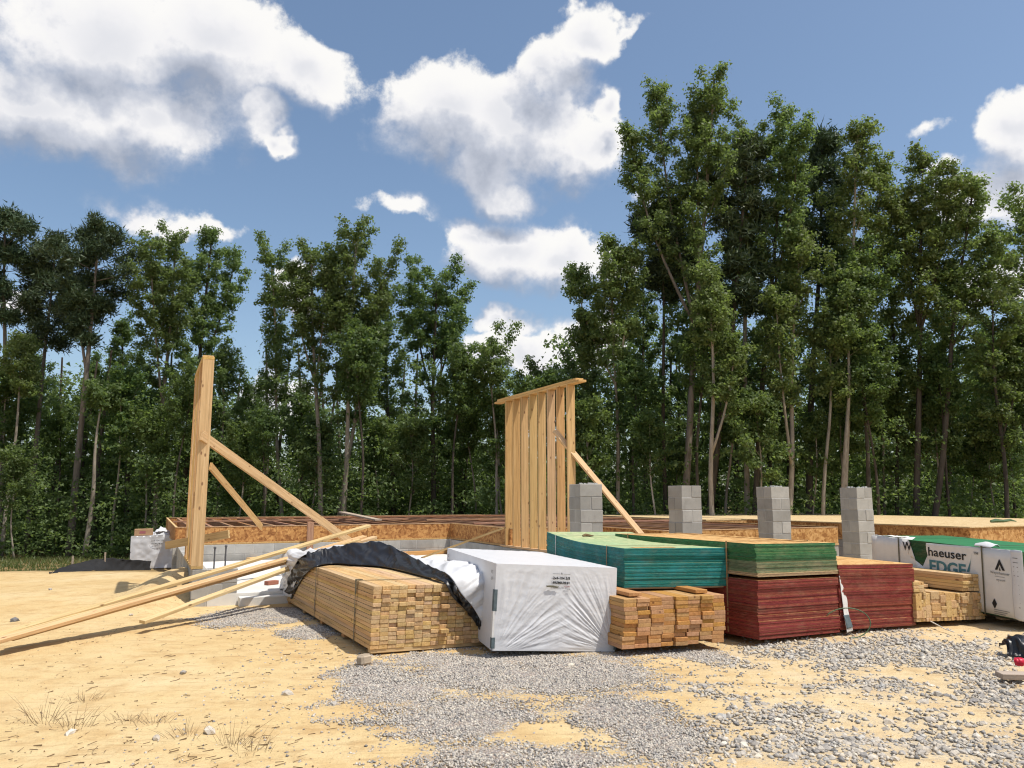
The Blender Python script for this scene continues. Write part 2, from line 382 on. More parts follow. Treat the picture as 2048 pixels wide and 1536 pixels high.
leaf_a = leaf_mat('broadleaf_green', (0.060, 0.092, 0.029), (0.108, 0.155, 0.047), (0.180, 0.228, 0.082))
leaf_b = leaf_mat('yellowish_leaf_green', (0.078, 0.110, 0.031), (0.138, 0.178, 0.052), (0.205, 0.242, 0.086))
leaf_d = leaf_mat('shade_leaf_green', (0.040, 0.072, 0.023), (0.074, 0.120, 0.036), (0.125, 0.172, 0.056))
needle = leaf_mat('pine_needles', (0.028, 0.050, 0.022), (0.050, 0.080, 0.034), (0.088, 0.122, 0.054), 0.15, (0.06, 0.10, 0.02))
grass_m = leaf_mat('verge_grass', (0.05, 0.07, 0.02), (0.09, 0.11, 0.03), (0.17, 0.15, 0.06), 0.3)
weed_m = plain('dry_weed_stem', (0.16, 0.105, 0.055), 0.9, 0.3)
def bark(name, a, b):
    t = material(name, 0.9, 0.15)
    n = t.noise(t.vmath('MULTIPLY', t.pos, (9, 9, 2.0)), 1.0, 4, 0.65)
    t.set(t.b.inputs['Base Color'], t.hsv(t.ramp(n, [(0.3, a), (0.7, b)]), 0.5, 1.0, t.maprange(t.rnd, 0, 1, 0.8, 1.2)))
    t.set(t.b.inputs['Normal'], t.bump(n, 0.6, 0.05))
    return MATS[name]
bark_pale = bark('pale_grey_bark', (0.19, 0.16, 0.125), (0.38, 0.33, 0.27))
bark_pine = bark('brown_pine_bark', (0.115, 0.095, 0.078), (0.235, 0.20, 0.165))
bark_dark = bark('dark_bark', (0.055, 0.045, 0.036), (0.12, 0.10, 0.08))

# ------------------------------------------------------------------ mesh helpers
def mesh(name, verts, faces, mats, idx=None, smooth=False):
    me = bpy.data.meshes.new(name)
    me.from_pydata([tuple(v) for v in verts], [], faces)
    for m in (mats if isinstance(mats, (list, tuple)) else [mats]): me.materials.append(m)
    if idx is not None: me.polygons.foreach_set('material_index', idx)
    if smooth: me.polygons.foreach_set('use_smooth', [True] * len(me.polygons))
    me.update()
    return me
def np_mesh(name, V, Fq, mats, idx=None, smooth=False):
    """fast path: V (n,3), Fq (m,k) with k corners for every face"""
    V = np.ascontiguousarray(V, np.float32); Fq = np.ascontiguousarray(Fq, np.int32)
    me = bpy.data.meshes.new(name); m, k = Fq.shape
    me.vertices.add(len(V)); me.vertices.foreach_set('co', V.ravel())
    me.loops.add(m * k); me.loops.foreach_set('vertex_index', Fq.ravel())
    me.polygons.add(m); me.polygons.foreach_set('loop_start', np.arange(0, m * k, k, dtype=np.int32))
    try: me.polygons.foreach_set('loop_total', np.full(m, k, np.int32))
    except Exception: pass
    for mm in (mats if isinstance(mats, (list, tuple)) else [mats]): me.materials.append(mm)
    if idx is not None: me.polygons.foreach_set('material_index', np.asarray(idx, np.int32))
    if smooth: me.polygons.foreach_set('use_smooth', np.ones(m, bool))
    me.update(calc_edges=True); me.validate()
    return me
BOXF = [(0, 3, 2, 1), (4, 5, 6, 7), (0, 1, 5, 4), (1, 2, 6, 5), (2, 3, 7, 6), (3, 0, 4, 7)]
def box_v(x0, x1, y0, y1, z0, z1):
    return [(x0, y0, z0), (x1, y0, z0), (x1, y1, z0), (x0, y1, z0), (x0, y0, z1), (x1, y0, z1), (x1, y1, z1), (x0, y1, z1)]
def box_mesh(name, size, mat, bevel=0.0, origin=(0, 0, 0)):
    """box with its min corner at origin"""
    x, y, z = origin; sx, sy, sz = size
    me = mesh(name, box_v(x, x + sx, y, y + sy, z, z + sz), BOXF, mat)
    if bevel:
        bm = bmesh.new(); bm.from_mesh(me)
        bmesh.ops.bevel(bm, geom=bm.edges[:], offset=bevel, segments=1, affect='EDGES', clamp_overlap=True)
        bm.to_mesh(me); bm.free()
    return me
def multi_box(name, boxes, mat):
    V, F = [], []
    for b in boxes:
        o = len(V); V += box_v(*b); F += [tuple(i + o for i in f) for f in BOXF]
    return mesh(name, V, F, mat)
def tube(points, radii, sides=6, cap=True):
    pts = [Vector(p) for p in points]; V, F = [], []
    n = len(pts); ref = Vector((0.31, 0.77, 0.55))
    for i, p in enumerate(pts):
        d = (pts[min(i + 1, n - 1)] - pts[max(i - 1, 0)]).normalized()
        a = d.cross(ref)
        if a.length < 1e-3: a = d.cross(Vector((1, 0, 0)))
        a.normalize(); b = d.cross(a)
        for k in range(sides):
            th = 2 * math.pi * k / sides
            V.append(p + (a * math.cos(th) + b * math.sin(th)) * radii[i])
    for i in range(n - 1):
        for k in range(sides):
            k2 = (k + 1) % sides
            F.append((i * sides + k, i * sides + k2, (i + 1) * sides + k2, (i + 1) * sides + k))
    if cap:
        F.append(tuple(range(sides))[::-1]); F.append(tuple((n - 1) * sides + k for k in range(sides)))
    return V, F
def obj(name, me, parent=None, M=None):
    o = bpy.data.objects.new(name, me); C.objects.link(o)
    if parent is not None: o.parent = parent
    if M is not None: o.matrix_local = M
    return o
def tag(o, label, cat, group=None, kind=None):
    o['label'] = label; o['category'] = cat
    if group: o['group'] = group
    if kind: o['kind'] = kind
    return o
def struct(o, kind='structure', label=None):
    o['kind'] = kind
    if label: o['label'] = label
    return o
def thing(name, label, cat, M=None, group=None):
    o = bpy.data.objects.new(name, None); C.objects.link(o); o.empty_display_size = 0.2
    if M is not None: o.matrix_world = M
    return tag(o, label, cat, group)
def frame(loc, yaw=0.0, pitch=0.0, roll=0.0):
    """x to the right, y away along the heading (turned left by yaw), z up"""
    v = Vector((-math.sin(yaw), math.cos(yaw), 0)); u = Vector((math.cos(yaw), math.sin(yaw), 0)); w = Vector((0, 0, 1))
    v2 = v * math.cos(pitch) + w * math.sin(pitch); w2 = w * math.cos(pitch) - v * math.sin(pitch)
    u2 = u * math.cos(roll) - w2 * math.sin(roll); w3 = w2 * math.cos(roll) + u * math.sin(roll)
    M = Matrix((( u2.x, v2.x, w3.x, loc[0]), (u2.y, v2.y, w3.y, loc[1]), (u2.z, v2.z, w3.z, loc[2]), (0, 0, 0, 1)))
    return M
def T(x, y, z): return Matrix.Translation((x, y, z))
def along(p0, p1, up=(0, 0, 1)):
    """matrix whose Y axis runs from p0 to p1 and whose Z is as near to up as may be"""
    p0, p1 = Vector(p0), Vector(p1); y = (p1 - p0).normalized()
    x = y.cross(Vector(up)).normalized(); z = x.cross(y)
    return Matrix(((x.x, y.x, z.x, p0.x), (x.y, y.y, z.y, p0.y), (x.z, y.z, z.z, p0.z), (0, 0, 0, 1)))
BOARD = {}
def board_mesh(w, l, t, mat, var=0):
    """board lying flat: width along x, length along y, thickness along z"""
    k = (round(w, 4), round(l, 4), round(t, 4), mat.name, var)
    if k not in BOARD: BOARD[k] = box_mesh('board', (w, l, t), mat, 0.003)
    return BOARD[k]
def text_mesh(s, size, mat, bold=0.0, shear=0.0):
    cu = bpy.data.curves.new('text', 'FONT'); cu.body = s; cu.size = size; cu.offset = bold; cu.shear = shear
    cu.extrude = 0.0004; cu.resolution_u = 3
    o = bpy.data.objects.new('text', cu); C.objects.link(o)
    dg = bpy.context.evaluated_depsgraph_get()
    me = bpy.data.meshes.new_from_object(o.evaluated_get(dg))
    bpy.data.objects.remove(o); bpy.data.curves.remove(cu)
    me.materials.clear(); me.materials.append(mat)
    return me
def sstep(a, b, x):
    t_ = min(1, max(0, (x - a) / (b - a))); return t_ * t_ * (3 - 2 * t_)

# ------------------------------------------------------------------ ground
def ground_z(x, y):
    z = -0.045
    n = mnoise.noise(Vector((x * 0.35, y * 0.35, 3.1))) * 0.035 + mnoise.noise(Vector((x * 1.3, y * 1.3, 9.4))) * 0.014
    z += n * (0.35 if (6.5 < y < 12 and x > -2) else 1.0)
    # fill pad falls away towards the wood, faster on the left
    k = sstep(15.6, 20.0, y) * (0.27 + 0.30 * sstep(-9, -14, x)) + 0.28 * sstep(19, 31, y)
    z -= k
    # spoil heaped against the stem wall on the left
    z += 0.42 * math.exp(-(((x + 5.0) / 0.55) ** 2 + ((y - 12.0) / 1.0) ** 2))
    z += 0.10 * math.exp(-(((x + 6.6) / 1.5) ** 2 + ((y - 12.2) / 1.6) ** 2))
    z -= 0.09 * math.exp(-(((x + 4.3) / 0.5) ** 2 + ((y - 10.6) / 0.5) ** 2))
    return z
def graded(lo, hi, d0, d1, step, grow):
    a = list(np.arange(d0, d1 + 1e-6, step)); s = step; v = d1
    while v < hi: s *= grow; v += s; a.append(v)
    s = step; v = d0; pre = []
    while v > lo: s *= grow; v -= s; pre.append(v)
    return np.array(pre[::-1] + a)
gx = graded(-900, 900, -7, 7, 0.045, 1.22); gy = graded(-300, 1400, 4.2, 12.0, 0.045, 1.13)
V = []
for yy in gy:
    for xx in gx:
        z = ground_z(xx, yy) if (-60 < xx < 60 and -20 < yy < 70) else -0.70
        if -8.5 < xx < 8 and 3.5 < yy < 15:
            z += mnoise.fractal(Vector((xx * 4, yy * 7, 0.3)), 0.8, 2.0, 4) * 0.0085
        V.append((xx, yy, z))
nx = len(gx); ii, jj = np.meshgrid(np.arange(len(gy) - 1), np.arange(nx - 1), indexing='ij')
b0 = (ii * nx + jj).ravel(); Fg = np.stack([b0, b0 + 1, b0 + nx + 1, b0 + nx], 1)
GV = V
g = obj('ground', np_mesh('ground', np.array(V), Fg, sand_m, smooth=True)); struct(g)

# ------------------------------------------------------------------ garage foundation, slab, house floors
YH = R(25); HU = Vector((math.cos(YH), math.sin(YH), 0)); HV = Vector((-math.sin(YH), math.cos(YH), 0))
HO = Vector((-4.43, 11.0, 0))
HF = frame(HO, YH)                                   # house frame: x along the front, y towards the back
Z_STEM, Z_FLOOR, Z_SLAB = 0.46, 0.83, 0.12
blk_full = box_mesh('concrete_block', (0.397, 0.194, 0.194), cmu, 0.005)
blk_half = box_mesh('concrete_block_half', (0.194, 0.194, 0.194), cmu, 0.005)
rng = random.Random(5)
def block_wall(parent, p0, p1, z_top, courses, name='block_wall', bond=0):
    """running-bond wall 0.2 thick whose near face runs from p0 to p1 (house frame)"""
    p0, p1 = Vector(p0), Vector(p1); L = (p1 - p0).length; ang = math.atan2(p1.y - p0.y, p1.x - p0.x)
    z0 = z_top - courses * 0.2035
    M = T(p0.x, p0.y, z0) @ Matrix.Rotation(ang, 4, 'Z')
    core = obj(name, box_mesh('mortar', (L - 0.012, 0.182, courses * 0.2035 - 0.006), mortar_m, 0, (0.006, 0.006, 0)), parent, M)
    for k in range(courses):
        x = 0.0; half = (k + bond) % 2 == 1
        while x < L - 0.05:
            full = not (half and x == 0.0)
            w = 0.397 if full else 0.194
            if x + w > L + 0.01:
                if x + 0.194 <= L + 0.01: full = False; w = 0.194
                else: break
            obj('block', blk_full if full else blk_half, core, T(x, rng.uniform(-0.002, 0.002), k * 0.2035 + 0.005))
            x += w + 0.0095
    return core

gf = thing('garage_foundation', 'grey concrete block stem wall around the white garage slab', 'foundation', HF)
block_wall(gf, (0.0, 0.0), (0.60, 0.0), Z_STEM, 4)                      # return beside the door opening
block_wall(gf, (0.0, 6.0), (0.0, 0.22), Z_STEM, 4, bond=1)             # left wall
block_wall(gf, (-0.08, 5.98), (6.1, 5.98), Z_STEM, 3)                    # back wall
block_wall(gf, (6.0, 5.9), (6.0, 0.0), Z_STEM, 3, bond=1)                # right wall (outer face away from slab)
for k, (px, py) in enumerate(((428, 1141), (450, 1141))):
    p = HF.inverted() @ at(px, py, 11.15 + 0.08 * k); 
    Vt, Ft = tube([(0, 0, -0.1), (0, 0, 0.30 + 0.02 * k)], [0.011, 0.011], 6)
    b = obj('anchor_rod', mesh('anchor_rod', Vt, Ft, rust_steel), gf, T(p.x, max(p.y, 0.08), Z_STEM))
    obj('nut', box_mesh('nut', (0.036, 0.036, 0.03), rust_steel, 0.006, (-0.018, -0.018, 0.27 + 0.02 * k)), b)
sl = obj('garage_slab', box_mesh('garage_slab', (5.75, 5.9, 0.22), slab_m, 0.01), None, HF @ T(0.205, 0.0, Z_SLAB - 0.22)); struct(sl)
ap = obj('door_apron', box_mesh('door_apron', (5.1, 0.20, 0.16), slab_m, 0.004), None, HF @ T(0.62, -0.22, Z_SLAB - 0.21)); struct(ap)

# house floor: rim boards on the stem walls and I-joists running front to back
def rim(parent, p0, p1, z0=Z_STEM, z1=Z_FLOOR, mat=None, th=0.03):
    p0, p1 = Vector((*p0, 0)), Vector((*p1, 0)); L = (p1 - p0).length; ang = math.atan2(p1.y - p0.y, p1.x - p0.x)
    n = max(1, round(L / 2.44)); w = L / n
    for k in range(n):
        q = p0 + (p1 - p0) * (k / n)
        obj('rim_panel', box_mesh('rim_panel', (w - 0.006, th, z1 - z0 - 0.005 - 0.04), mat or osb_rim, 0.002), parent,
            T(q.x, q.y, z0 + 0.04) @ Matrix.Rotation(ang, 4, 'Z') @ T(0.003, rng.uniform(-.003, .003), 0))
    obj('sill_plate', box_mesh('sill_plate', (L, 0.14, 0.038), pine_frame, 0.002), parent, T(p0.x, p0.y, z0 + 0.0005) @ Matrix.Rotation(ang, 4, 'Z') @ T(0, -0.012, 0))
    obj('rim_cap', box_mesh('rim_cap', (L, 0.05, 0.012), pine_frame, 0.001), parent, T(p0.x, p0.y, z1 - 0.004) @ Matrix.Rotation(ang, 4, 'Z') @ T(0, -0.006, 0))
hf = thing('house_floor_frame', 'open I-joist floor frame with strand board rim behind the garage slab', 'floor frame', HF)
rim(hf, (-0.05, 6.03), (6.06, 6.03))
rim(hf, (6.06, 6.03), (6.06, 2.62)); 
rim(hf, (6.06, 2.60), (8.05, 2.60)); rim(hf, (8.10, 2.60), (8.10, 0.30)); rim(hf, (8.12, 0.30), (12.6, 0.30), mat=osb_plain)  # last run faces front: lighter board, sunlight put into its colour
rim(hf, (12.6, 0.32), (12.6, 14.6)); rim(hf, (12.6, 14.6), (-0.05, 14.6)); rim(hf, (-0.05, 14.6), (-0.05, 6.1))
block_wall(hf, (8.10, 2.6), (8.10, 0.3), Z_STEM, 3); block_wall(hf, (8.12, 0.3), (12.6, 0.3), Z_STEM, 3)
JO = {}
def joist(parent, u, v0, v1):
    L = round(v1 - v0, 2)
    if L not in JO:
        h = Z_FLOOR - Z_STEM - 0.05
        JO[L] = multi_box('floor_joist', [(-0.035, 0.035, 0, L, h - 0.038, h), (-0.006, 0.006, 0, L, 0.038, h - 0.038), (-0.035, 0.035, 0, L, 0, 0.038)], pine_red)
    obj('floor_joist', JO[L], parent, T(u, v0, Z_STEM + 0.042 + rng.uniform(-.004, .006)))
u = 0.25
while u < 12.5:
    v0 = 6.08 if u < 6.05 else (2.66 if u < 8.1 else 0.36)
    joist(hf, u + rng.uniform(-.02, .02), v0, 14.5); u += 0.44
# cross members and a few boards lying over the joists
for (u0, v0, u1, v1) in ((0.0, 9.6, 6.1, 9.6), (6.2, 8.3, 12.5, 8.3), (0.3, 12.2, 12.4, 12.2), (6.3, 5.2, 12.5, 5.2)):
    obj('blocking', board_mesh(0.089, u1 - u0, 0.038, pine_red), hf, T(u0, v0, Z_FLOOR + 0.002) @ Matrix.Rotation(-math.pi / 2, 4, 'Z'))
p = HF.inverted() @ at(735, 1030, 22.0)
lb = obj('plank', board_mesh(0.18, 2.6, 0.04, wood_grey), None, along(at(690, 1026, 21.6), at(742, 1037, 20.0)))
tag(lb, 'grey plank propped up on the floor joists in front of the wood', 'plank')
b = obj('lumber_offcut', board_mesh(0.10, 0.35, 0.09, pine_frame), None, HF @ T(9.3, 7.2, Z_FLOOR + 0.01) @ Matrix.Rotation(0.5, 4, 'Z'))
tag(b, 'short pale timber offcut lying on the joists between the two left piers', 'offcut')
# cripple post against the back wall
obj('rim_post', board_mesh(0.14, 0.75, 0.07, pine_red), gf, T(2.62, 5.88, 0.16) @ Matrix.Rotation(R(90), 4, 'X') @ T(0, 0, 0))

hd = thing('sheathed_house_deck', 'house floor deck covered with pale subfloor panels at the right edge', 'deck', HF)
DU, DV = 14.55, -1.27
rim(hd, (DU, 5.2), (DU, DV)); rim(hd, (DU + 0.02, DV), (22.0, DV), mat=osb_plain)  # left rim darker, front rim lighter: shade and sun put into the colour
rim(hd, (13.1, 5.2), (DU, 5.2), mat=osb_plain); rim(hd, (13.1, 12.0), (13.1, 5.2))  # front-facing jog in the lighter board, its sunlight painted in
block_wall(hd, (DU, 5.2), (DU, DV), Z_STEM, 3); block_wall(hd, (DU + 0.02, DV), (20.4, DV), Z_STEM, 3, bond=1)
subp = box_mesh('subfloor_panel', (1.215, 2.435, 0.022), osb_pale, 0.002)
for i in range(6):
    for j in range(5):
        obj('subfloor_panel', subp, hd, T(DU - 0.02 + i * 1.22, DV - 0.02 + j * 2.44, Z_FLOOR + 0.008 + rng.uniform(0, .003)))
for j in range(3): obj('subfloor_panel', subp, hd, T(13.1 + 0.0, 5.2 + j * 2.44, Z_FLOOR + 0.008))
b = obj('work_glove', mesh('work_glove', *tube([(0, 0, 0), (0.15, .03, .02), (0.3, 0, .01), (.5, .05, .03), (.62, .02, 0)], [0.03, .05, .035, .03, .01], 6), strap_green), None, T(*at(1982, 1049, 18.6)) @ Matrix.Translation((0, 0, -0.02)))
b.location.z = Z_FLOOR + 0.06
tag(b, 'scrap of dark strapping lying on the pale subfloor', 'scrap')
b.name = 'strap_scrap'

# ------------------------------------------------------------------ block piers
pier_lab = ['grey concrete block pier in front of the upright stud panel', 'grey concrete block pier second from the stud panel',
            'grey concrete block pier with stained left face, third from the stud panel', 'grey concrete block pier beside the pale sheathed deck']
for i, (x, y, zt, yaw) in enumerate(((1.08, 12.4, 1.665, R(22)), (2.83, 13.05, 1.65, R(23)), (4.54, 13.7, 1.64, R(22)), (6.34, 14.4, 1.635, R(24)))):
    pr = thing('block_pier', pier_lab[i], 'pier', frame((x, y, 0), yaw), 'row of block piers')
    n = 9; z0 = zt - n * 0.2035
    obj('mortar', box_mesh('mortar', (0.386, 0.386, n * 0.2035 - 0.004), mortar_m, 0, (0.006, 0.006, 0)), pr, T(0, 0, z0))
    prg = random.Random(40 + i)
    for k in range(n):
        z = z0 + k * 0.2035 + 0.006; j = lambda: prg.uniform(-0.005, 0.005)
        if (k + i) % 2 == 0:
            obj('block', blk_full, pr, T(j(), j(), z)); obj('block', blk_full, pr, T(j(), 0.204 + j(), z))
        else:
            obj('block', blk_full, pr, T(0.194 + j(), j(), z) @ Matrix.Rotation(R(90), 4, 'Z'))
            obj('block', blk_full, pr, T(0.398 + j(), j(), z) @ Matrix.Rotation(R(90), 4, 'Z'))
    if i in (0, 2, 3):
        V, F = [], []
        for k in range(14):
            a, b_ = prg.uniform(.02, .36), prg.uniform(.02, .36); s = prg.uniform(.012, .03); o = len(V)
            V += box_v(a, a + s * 1.6, b_, b_ + s, n * .2035 - .02, n * .2035 + s * .7); F += [tuple(q + o for q in f) for f in BOXF]
        obj('mortar_crumbs', mesh('mortar_crumbs', V, F, mortar_m), pr, T(0, 0, z0))['kind'] = 'stuff'

# ------------------------------------------------------------------ stud walls
H_WALL = 3.04
def stud_wall(name, label, M, ln, vs, plate_v, mat, tw=0.157):
    """wall along y of frame M; studs (tw wide across x, 38 mm along y)"""
    w = thing(name, label, 'stud wall', M)
    obj('bottom_plate', board_mesh(tw, ln, 0.038, mat), w, T(0, 0, 0.0))
    for k in range(2):
        obj('top_plate', board_mesh(tw, plate_v[1] - plate_v[0] - 0.25 * k, 0.038, mat), w, T(rng.uniform(-.004, .004), plate_v[0] + 0.1 * k, H_WALL - 0.077 + k * 0.0385))
    me = board_mesh(tw, H_WALL - 0.117, 0.038, mat)
    for v in vs:
        # length axis up: rotate so that y->z ; z(thickness)-> -y
        obj('stud', me, w, T(rng.uniform(-.004, .004), v + 0.038, 0.0385) @ Matrix.Rotation(R(90), 4, 'X') @ Matrix.Rotation(rng.uniform(-.001, .001), 4, 'Z'))
    return w
sw = stud_wall('stud_wall', 'upright end of a stud wall seen edge-on, braced, on the left stem wall', HF @ T(-0.02, 0.02, Z_STEM + 0.003), 2.3,
               [0.0, 0.042, 0.42, 0.83, 1.24, 1.65, 2.05], (0.0, 2.3), pine_frame)
M0 = sw.matrix_world.inverted()
def brace(w, p0, p1, wid=0.14, mat=pine_pale, flat=(0, 1, 0), length=None):
    a, b_ = M0 @ Vector(p0), M0 @ Vector(p1)
    obj('brace', board_mesh(wid, round((b_ - a).length, 2), 0.038, mat), w, along(a, b_, flat))
brace(sw, at(404, 862, 11.0), at(750, 1112, 16.0) , 0.14, pine_pale, (0.2, -1, 0.25))
brace(sw, at(420, 925, 12.4), at(522, 1048, 16.3), 0.12, pine_frame, (0.3, -1, 0.2))
brace(sw, at(333, 1083, 12.4), at(459, 1060, 12.0), 0.12, pine_frame, (0, -1, 0.1))
sp = stud_wall('stud_panel', 'braced upright panel of eight pine studs standing on the garage right stem wall', HF @ T(5.98, -0.02, Z_STEM + 0.003), 2.95,
               [0.06 + 0.372 * k for k in range(8)], (-0.35, 3.25), pine_frame)
M0 = sp.matrix_world.inverted()
brace(sp, at(1112, 860, 13.74), at(1292, 1075, 13.5), 0.12, pine_pale, (0.3, -1, 0.2))
brace(sp, at(848, 1116, 16.7), at(1013, 1056, 15.5), 0.10, pine_frame, (0, -0.3, 1))

# ------------------------------------------------------------------ lumber bundle, exposed, with torn wrap
FA = frame((-1.343, 7.654, -0.020), R(26.57), R(-0.24), R(0.9))
A = thing('lumber_bundle', 'strapped bundle of pine boards with its torn black and white wrap peeled back', 'lumber bundle', FA)
rg = random.Random(11)
NA, RA, LA = 14, 15, 4.4
meA = board_mesh(0.0855, LA, 0.0375, pine)
for r in range(RA):
    for k in range(NA):
        wob = 0.004
        depth = rg.choice((0, 0, 0, 0.003, 0.006, 0.010, 0.022)) * (1 if rg.random() > .25 else -.7)
        if k == 0: depth *= 0.3
        if k > 7 and rg.random() < 0.10: depth -= rg.uniform(0.02, 0.06)
        sh = {6: 0, 7: 0}.get(r, 0) + (0.012 if r < 6 else 0)
        obj('board', meA, A, T(k * 0.0872 + rg.uniform(-wob, wob) * .3 - (0.010 if r < 9 else 0) + 0.003 * (r % 3), depth, 0.036 + r * 0.0392 + rg.uniform(0, .0012)))
for k in range(5): obj('bearer', board_mesh(0.089, 1.22, 0.035, pine_orange if k else pine), A, T(0.0, 0.10 + k * 1.0, 0.0) @ Matrix.Rotation(R(-90), 4, 'Z'))
def strap_loop(parent, v, x0, x1, z0, z1, mat, wid=0.02, th=0.0025, name='strap'):
    e = 0.004
    obj(name, multi_box(name, [(x0 - e - th, x0 - e, v, v + wid, z0, z1 + e + th), (x0 - e, x1 + e, v, v + wid, z1 + e, z1 + e + th), (x1 + e, x1 + e + th, v, v + wid, z0, z1 + e + th)], mat), parent)
strap_loop(A, 0.55, -0.012, NA * 0.0872, 0.02, 0.625, strap_dark, 0.022)
strap_loop(A, 2.35, -0.012, NA * 0.0872, 0.02, 0.625, strap_dark, 0.022)
b = obj('corner_clip', multi_box('corner_clip', [(-0.02, -0.013, .54, .575, .50, .64), (-0.02, .05, .54, .575, .634, .642)], strap_dark), A)

def patch(name, rows, mat, nu=12, nv=14, amp=0.02, freq=6.0, seed=0.0, bulge=0.0, fade=True, parent=None, folds=0.0):
    """cloth through rows of control points (rows: list of point lists along the strip)"""
    rows = [[Vector(p) for p in r] for r in rows]
    def cr(pts, tt):
        n = len(pts) - 1; i = min(int(tt * n), n - 1); f = tt * n - i
        p0, p1, p2, p3 = pts[max(i - 1, 0)], pts[i], pts[i + 1], pts[min(i + 2, n)]
        return 0.5 * ((2 * p1) + (-p0 + p2) * f + (2 * p0 - 5 * p1 + 4 * p2 - p3) * f * f + (-p0 + 3 * p1 - 3 * p2 + p3) * f ** 3)
    m = (len(rows[0]) - 1) * nu; V = []
    for a in range(m + 1):
        s = a / m; col = [cr(r, s) for r in rows]
        for b_ in range(nv + 1):
            V.append(cr(col, b_ / nv))
    G = [[V[a * (nv + 1) + b_] for b_ in range(nv + 1)] for a in range(m + 1)]
    out = []
    for a in range(m + 1):
        for b_ in range(nv + 1):
            p = G[a][b_]
            da = G[min(a + 1, m)][b_] - G[max(a - 1, 0)][b_]; db = G[a][min(b_ + 1, nv)] - G[a][max(b_ - 1, 0)]
            nn = da.cross(db); nn = nn.normalized() if nn.length > 1e-9 else Vector((0, 0, 1))
            q = Vector((p.x * freq + seed, p.y * freq * 0.6, p.z * freq))
            d = mnoise.fractal(q, 0.9, 2.1, 4) * amp * .7 + (0.35 - abs(mnoise.noise(q * 1.3))) * amp * 1.1 + (0.25 - abs(mnoise.noise(q * 2.9))) * amp * .4
            if folds:
                fs, ft = a / nu, b_ / nv
                d += folds * ((0.30 - abs(mnoise.noise(Vector((fs * 1.7 + ft * 1.1, ft * .9, seed))))) + 0.5 * (0.28 - abs(mnoise.noise(Vector((fs * 4.1 - ft * 1.6, ft * 1.4, seed + 3))))))
            if fade: d *= min(1, 4 * b_ / nv)
            d += bulge * math.sin(math.pi * b_ / nv)
            out.append(p + nn * d)
    F = [(a * (nv + 1) + b_, a * (nv + 1) + b_ + 1, (a + 1) * (nv + 1) + b_ + 1, (a + 1) * (nv + 1) + b_) for a in range(m) for b_ in range(nv)]
    me = mesh(name, out, F, mat, smooth=True)
    o = obj(name, me, parent)
    sm = o.modifiers.new('thickness', 'SOLIDIFY'); sm.thickness = 0.004
    return o
Lw = [(-.015, 3.78, .10), (-.02, 3.1, .44), (-.012, 2.45, .625), (.24, 2.68, .645), (.45, 2.45, .645), (.70, 2.05, .645), (.75, 1.4, .645), (.74, .6, .645), (.72, .0, .645), (.80, -.06, .5), (.95, -.06, .36), (1.1, -.06, .18), (1.2, -.05, .04)]
Up = [(-.05, 3.98, .2), (-.06, 3.55, .52), (-.05, 3.0, .73), (.24, 3.05, .80), (.5, 2.9, .86), (.86, 2.55, .90), (.94, 1.65, .79), (.88, .74, .72), (.80, .05, .70), (.875, -.10, .535), (1.005, -.11, .395), (1.13, -.10, .205), (1.215, -.07, .045)]
Md = [tuple((a + b_) / 2 + o for a, b_, o in zip(l, u_, (0, .03, -.015))) for l, u_ in zip(Lw, Up)]
Wm = [(-.05, 4.2, .2), (-.05, 4.0, .5), (-.04, 3.8, .67), (.25, 3.8, .71), (.6, 3.7, .78), (1.1, 3.4, .70), (1.16, 2.2, .72), (1.10, 1.15, .74), (1.00, .22, .74), (1.05, -.09, .65), (1.13, -.11, .47), (1.19, -.09, .24), (1.235, -.05, .05)]
We = [(-.025, 4.44, .15), (-.025, 4.44, .45), (-.02, 4.44, .64), (.3, 4.44, .66), (.7, 4.44, .67), (1.23, 4.42, .64), (1.30, 3.0, .64), (1.32, 1.6, .64), (1.30, .5, .68), (1.255, .02, .63), (1.265, -.03, .45), (1.265, -.03, .2), (1.25, -.03, .04)]
Wd = [(-.02, 4.46, .08), (.0, 4.47, .2), (.1, 4.47, .2), (.3, 4.47, .1), (.7, 4.47, .1), (1.24, 4.44, .1), (1.26, 3.0, .1), (1.27, 1.6, .1), (1.27, .5, .1), (1.262, .05, .1), (1.262, .03, .08), (1.262, .02, .06), (1.258, .0, .03)]
patch('white_wrap', [Up, Wm, We, Wd], wrap_white, 16, 34, 0.018, 5.5, 3.0, 0.0, True, A, 0.10)
patch('black_wrap_fold', [Lw, Md, Up], wrap_black, 24, 18, 0.012, 7.0, 9.0, 0.0, True, A, 0.085)
# white side covering left over at the rear left corner
patch('wrap_side', [[(-.018, 3.80, .12), (-.02, 3.6, .30), (-.022, 3.3, .45), (-.02, 2.9, .60)], [(-.03, 4.1, .10), (-.04, 4.1, .30), (-.04, 4.1, .45), (-.03, 4.1, .62)], [(-.02, 4.43, .10), (-.025, 4.43, .30), (-.025, 4.43, .45), (-.02, 4.43, .62)]], wrap_white, 8, 12, 0.008, 4, 1.0, 0.0, True, A)
obj('green_mark', text_mesh('X', 0.14, strap_green), A, T(-0.055, 4.22, .38) @ Matrix.Rotation(R(-90), 4, 'Z') @ Matrix.Rotation(R(90), 4, 'X'))

